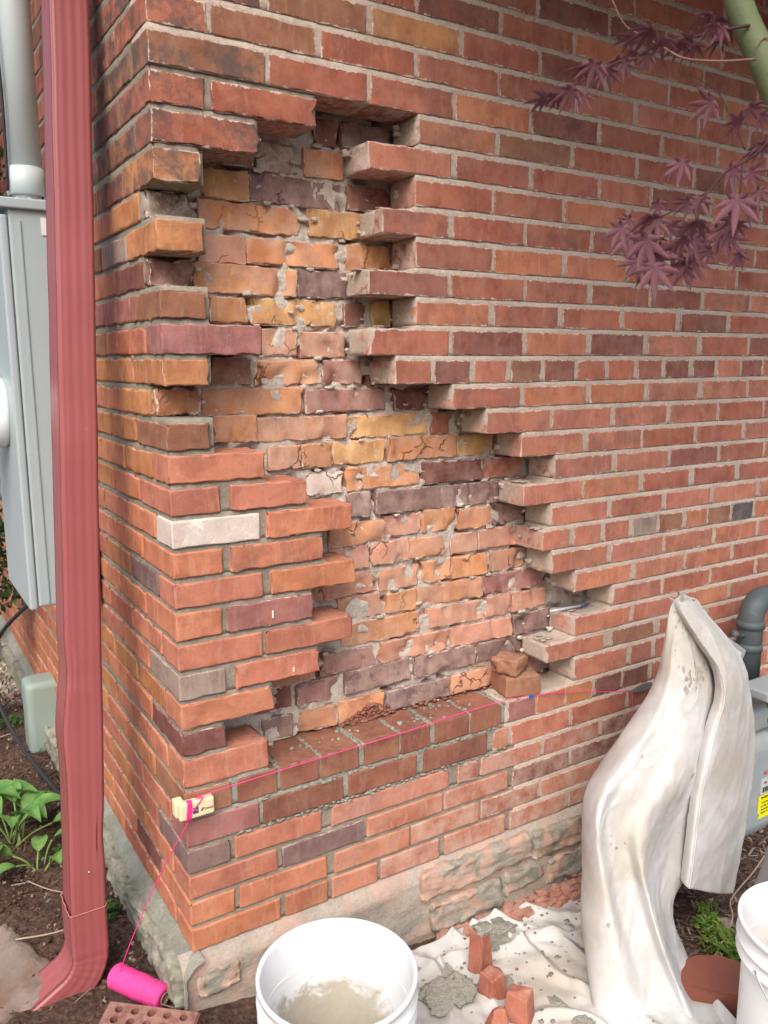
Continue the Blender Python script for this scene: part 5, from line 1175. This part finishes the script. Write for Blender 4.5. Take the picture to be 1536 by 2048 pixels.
# ================================================================ JAPANESE MAPLE (upper right)
CAM = Vector((-.4809, -1.5484, 1.2391)); RM = Matrix(((0.84777, 0.09656, -0.5215), (-0.53035, 0.14835, -0.8347), (-0.00324, 0.98421, 0.17698)))
maple = thing('maple_tree', 'purple leaved japanese maple with a green stem reaching in at the upper right', 'maple tree', (.95, -1.05, -.2))
M_MG = plain("green_maple_bark", (.125, .155, .080), .6, .25, 14, .25, 200, dirt=(.22, .24, .18), dirt_lo=.55, dirt_hi=.7, dirt_scale=10)
M_TWG = plain("maple_twig", (.22, .13, .10), .7, .2, 50); M_TWD = plain("maple_twig_dark", (.055, .022, .025), .7, .2, 50)
M_ML = leaf_mat("maple_leaf", (.165, .065, .088), (.27, .125, .160), 40, .55, .40)
def mp_(name, vf, mat): return link(name, mesh(name, rel(vf[0], maple), vf[1]), mat, maple)
# the places below were measured in metres about the tree
TR = [(.55, -.70, 1.95), (.605, -.746, 1.735), (.645, -.790, 1.61), (.74, -.88, 1.30), (.84, -.97, .8), (.92, -1.03, .2), (.95, -1.05, -.25)]
mp_('trunk', tube(smooth_path(TR, 6), [.0165 + .012 * i / 36 for i in range(37)], 16), M_MG)
TWIGS=[([(0.599, -0.772, 1.695), (0.572, -0.745, 1.691), (0.545, -0.717, 1.686), (0.509, -0.696, 1.679), (0.505, -0.682, 1.676), (0.48, -0.669, 1.663), (0.45, -0.641, 1.649), (0.425, -0.618, 1.631), (0.387, -0.598, 1.61)], 0.0022, 1), ([(0.6, -0.783, 1.649), (0.54, -0.772, 1.639), (0.492, -0.754, 1.639), (0.471, -0.738, 1.652), (0.441, -0.729, 1.663), (0.412, -0.72, 1.675), (0.393, -0.714, 1.703)], 0.0016, 0), ([(0.595, -0.781, 1.531), (0.573, -0.751, 1.607), (0.562, -0.742, 1.619), (0.54, -0.725, 1.635)], 0.001, 1), ([(0.62, -0.815, 1.56), (0.594, -0.805, 1.526), (0.572, -0.795, 1.509), (0.55, -0.784, 1.496), (0.53, -0.777, 1.472), (0.517, -0.772, 1.456), (0.512, -0.774, 1.432), (0.504, -0.773, 1.412)], 0.0018, 1), ([(0.53, -0.777, 1.472), (0.508, -0.755, 1.454), (0.483, -0.742, 1.441), (0.465, -0.732, 1.434), (0.441, -0.72, 1.42)], 0.0013, 1), ([(0.572, -0.795, 1.509), (0.565, -0.799, 1.472), (0.56, -0.8, 1.452), (0.543, -0.795, 1.425)], 0.0013, 1), ([(0.515, -0.776, 1.432), (0.478, -0.757, 1.412), (0.454, -0.743, 1.405)], 0.001, 1), ([(0.631, -0.797, 1.675), (0.614, -0.786, 1.678), (0.601, -0.781, 1.665)], 0.0014, 0)]
LEAVES=[(0.433, -0.746, 1.664, 0.0358, 63, 58), (0.515, -0.639, 1.704, 0.0295, 61, 50), (0.453, -0.748, 1.653, 0.0229, 13, 62), (0.392, -0.688, 1.634, 0.0311, 16, 24), (0.385, -0.673, 1.632, 0.0235, 58, 44), (0.443, -0.662, 1.642, 0.0284, -15, 28), (0.358, -0.681, 1.598, 0.029, 29, 31), (0.361, -0.656, 1.595, 0.0237, 60, 58), (0.375, -0.687, 1.592, 0.0214, 2, 12), (0.476, -0.654, 1.664, 0.0289, 2, 32), (0.434, -0.702, 1.639, 0.0235, -34, 13), (0.363, -0.623, 1.602, 0.0283, 77, 46), (0.347, -0.661, 1.595, 0.0195, 43, 60), (0.593, -0.724, 1.716, 0.0287, -8, 48), (0.635, -0.715, 1.714, 0.0231, -48, 53), (0.521, -0.766, 1.694, 0.027, 36, 61), (0.529, -0.717, 1.677, 0.0302, 22, 62), (0.515, -0.75, 1.66, 0.0274, -28, 63), (0.552, -0.686, 1.694, 0.0249, 60, 61), (0.599, -0.725, 1.69, 0.0247, -5, 62), (0.603, -0.714, 1.611, 0.0379, 51, 11), (0.588, -0.789, 1.584, 0.0279, -50, 29), (0.551, -0.801, 1.557, 0.0312, 75, 35), (0.453, -0.791, 1.496, 0.0284, 12, 2), (0.514, -0.729, 1.509, 0.0203, 29, 26), (0.6, -0.76, 1.513, 0.0413, -8, -1), (0.558, -0.818, 1.491, 0.0273, -62, 16), (0.531, -0.82, 1.453, 0.0425, 0, -2), (0.579, -0.806, 1.453, 0.032, -47, 12), (0.505, -0.712, 1.464, 0.0289, 17, 10), (0.445, -0.76, 1.428, 0.0293, -6, 3), (0.49, -0.746, 1.427, 0.0241, -45, 11), (0.518, -0.769, 1.459, 0.0299, 5, 6), (0.484, -0.778, 1.452, 0.0234, 45, 21), (0.415, -0.729, 1.42, 0.0355, 30, -7), (0.48, -0.686, 1.421, 0.0398, 1, 3), (0.394, -0.791, 1.395, 0.0448, 18, 5), (0.465, -0.743, 1.393, 0.0441, -26, -2), (0.53, -0.747, 1.417, 0.039, 28, 1), (0.511, -0.772, 1.406, 0.036, -21, 4), (0.583, -0.76, 1.426, 0.0436, 11, 0), (0.584, -0.77, 1.418, 0.0372, -37, -7), (0.55, -0.74, 1.385, 0.0397, 8, -2), (0.539, -0.736, 1.374, 0.0334, 30, 3), (0.399, -0.801, 1.36, 0.0411, 0, -3), (0.44, -0.74, 1.378, 0.0318, 34, 2), (0.602, -0.805, 1.534, 0.0279, 25, 23), (0.646, -0.761, 1.542, 0.0252, 45, 42), (0.554, -0.836, 1.558, 0.0266, 17, 23), (0.569, -0.827, 1.468, 0.0273, -2, 5), (0.464, -0.743, 1.408, 0.0232, -8, 35), (0.463, -0.794, 1.399, 0.0208, 27, -4), (0.599, -0.783, 1.392, 0.0273, 12, 21), (0.465, -0.735, 1.374, 0.0323, 23, 28), (0.528, -0.741, 1.431, 0.0242, -22, 40), (0.458, -0.73, 1.386, 0.0335, 7, 5), (0.467, -0.832, 1.382, 0.0225, 49, 29), (0.474, -0.688, 1.442, 0.0212, 51, 10), (0.45, -0.805, 1.399, 0.0281, 35, 34), (0.539, -0.717, 1.405, 0.0362, 0, 16), (0.557, -0.803, 1.427, 0.0207, -31, 28), (0.438, -0.759, 1.432, 0.0362, 8, 44), (0.573, -0.787, 1.436, 0.0332, 57, 27), (0.483, -0.797, 1.423, 0.0336, 4, 42), (0.413, -0.788, 1.374, 0.0353, -55, 21), (0.551, -0.754, 1.406, 0.0247, 36, 13), (0.55, -0.766, 1.684, 0.0247, 36, 19), (0.543, -0.72, 1.682, 0.0263, 71, 49), (0.445, -0.707, 1.652, 0.0184, 28, 62), (0.484, -0.72, 1.67, 0.0276, -27, 52), (0.495, -0.794, 1.668, 0.0202, 12, 46), (0.579, -0.725, 1.706, 0.0261, 32, 27), (0.443, -0.733, 1.641, 0.0211, 26, 29), (0.55, -0.669, 1.696, 0.0193, 2, 20)]

for pts, r, dark in TWIGS: mp_('twig', tube(smooth_path(pts, 5), [r * (1 - .55 * i / (5 * (len(pts) - 1))) for i in range(5 * (len(pts) - 1) + 1)], 7), M_TWD if dark else M_TWG)
def maple_leaf_mesh(seed):
    rl = random.Random(seed); V = [Vector((0, 0, 0))]; F = []
    lobes = [(-128, .42), (-84, .70), (-42, .93), (0, 1.05), (42, .92), (84, .68), (128, .40)]
    for a_, l_ in lobes:
        a_ = R(a_ + rl.uniform(-6, 6)); l_ *= rl.uniform(.9, 1.1); d = Vector((math.sin(a_), 0, -math.cos(a_))); s = Vector((math.cos(a_), 0, math.sin(a_)))
        droop = rl.uniform(.10, .30); base = len(V); N = 7
        for i in range(1, N + 1):
            t = i / N; w = .125 * math.sin(math.pi * min(1, (t * .93 + .07)) ** .85) ** 1.1 * (1 if t < 1 else 0)
            c = d * l_ * t + Vector((0, -droop * t * t + .0, -.18 * t * t * abs(math.sin(a_))))
            for u in (-1, 0, 1): V.append(c + s * w * u + Vector((0, (.05 if u else -.02) * math.sin(math.pi * t), 0)) + s * u * .010 * math.sin(t * 40))
        for i in range(N - 1):
            o = base + i * 3
            F += [[o, o + 1, o + 4, o + 3], [o + 1, o + 2, o + 5, o + 4]]
        F += [[0, base + 1, base], [0, base + 2, base + 1]]
    V += [Vector((-.007, 0, 0)), Vector((.007, 0, 0)), Vector((.004, .12, .42)), Vector((-.004, .12, .42))]; o = len(V) - 4; F.append([o, o + 1, o + 2, o + 3])
    return mesh('leaf', V, F)
def shade_crown(rr):
    for _ in range(50):
        p_ = Vector((rr.uniform(.25, 2.6), rr.uniform(-1.15, -.10), rr.uniform(2.32, 2.76)))
        if nz(p_.x, p_.y, p_.z, 3.2, 5) > -.12: break
    return p_ - maple.location, Vector((rr.gauss(0, .5), rr.gauss(0, .5), 1)).normalized()
link('shade_crown', mesh('shade_crown', *scatter_leaves(11000, shade_crown, .040, 21), False), M_ML, maple, kind='stuff')  # unseen leaf mass above the frame, added to shade the upper right wall
LM = [maple_leaf_mesh(i) for i in range(6)]
rl = random.Random(12)
for i, (x, y, z, s, roll, tilt) in enumerate(LEAVES):
    o = link('leaf', LM[i % 6], M_ML, maple, Vector((x, y, z)) - maple.location)
    Mz = Matrix.Rotation(R(-28 + rl.uniform(-30, 30)), 3, 'Z') @ Matrix.Rotation(R(tilt), 3, 'X') @ Matrix.Rotation(R(roll), 3, 'Y')
    o.rotation_euler = Mz.to_euler(); o.scale = (s, s, s)

# ================================================================ ROOF EAVE (unseen, added to shade the upper courses; the wall runs up to it)
v_, f_ = rough_box((1.6, .05, .26), .5, .002, 0, 0); link('upper_wall', mesh('upper_wall', [q + Vector((1.62, .06, 2.53)) for q in v_], f_), M_TAN, front)
v_, f_ = rough_box((.05, 1.45, .26), .5, .002, 0, 0); link('upper_wall', mesh('upper_wall', [q + Vector((.06, 1.58, 2.53)) for q in v_], f_), M_SIDE, side)
v_, f_ = rough_box((2.2, 2.0, .03), .5, .004, 0, 0); tag(link('shade_eave', mesh('shade_eave', [q + Vector((1.75, 1.55, 2.83)) for q in v_], f_), plain("shade_eave_paint", (.55, .53, .50), .6)), 'pale unseen roof eave added over the brick corner to shade it', 'eave')
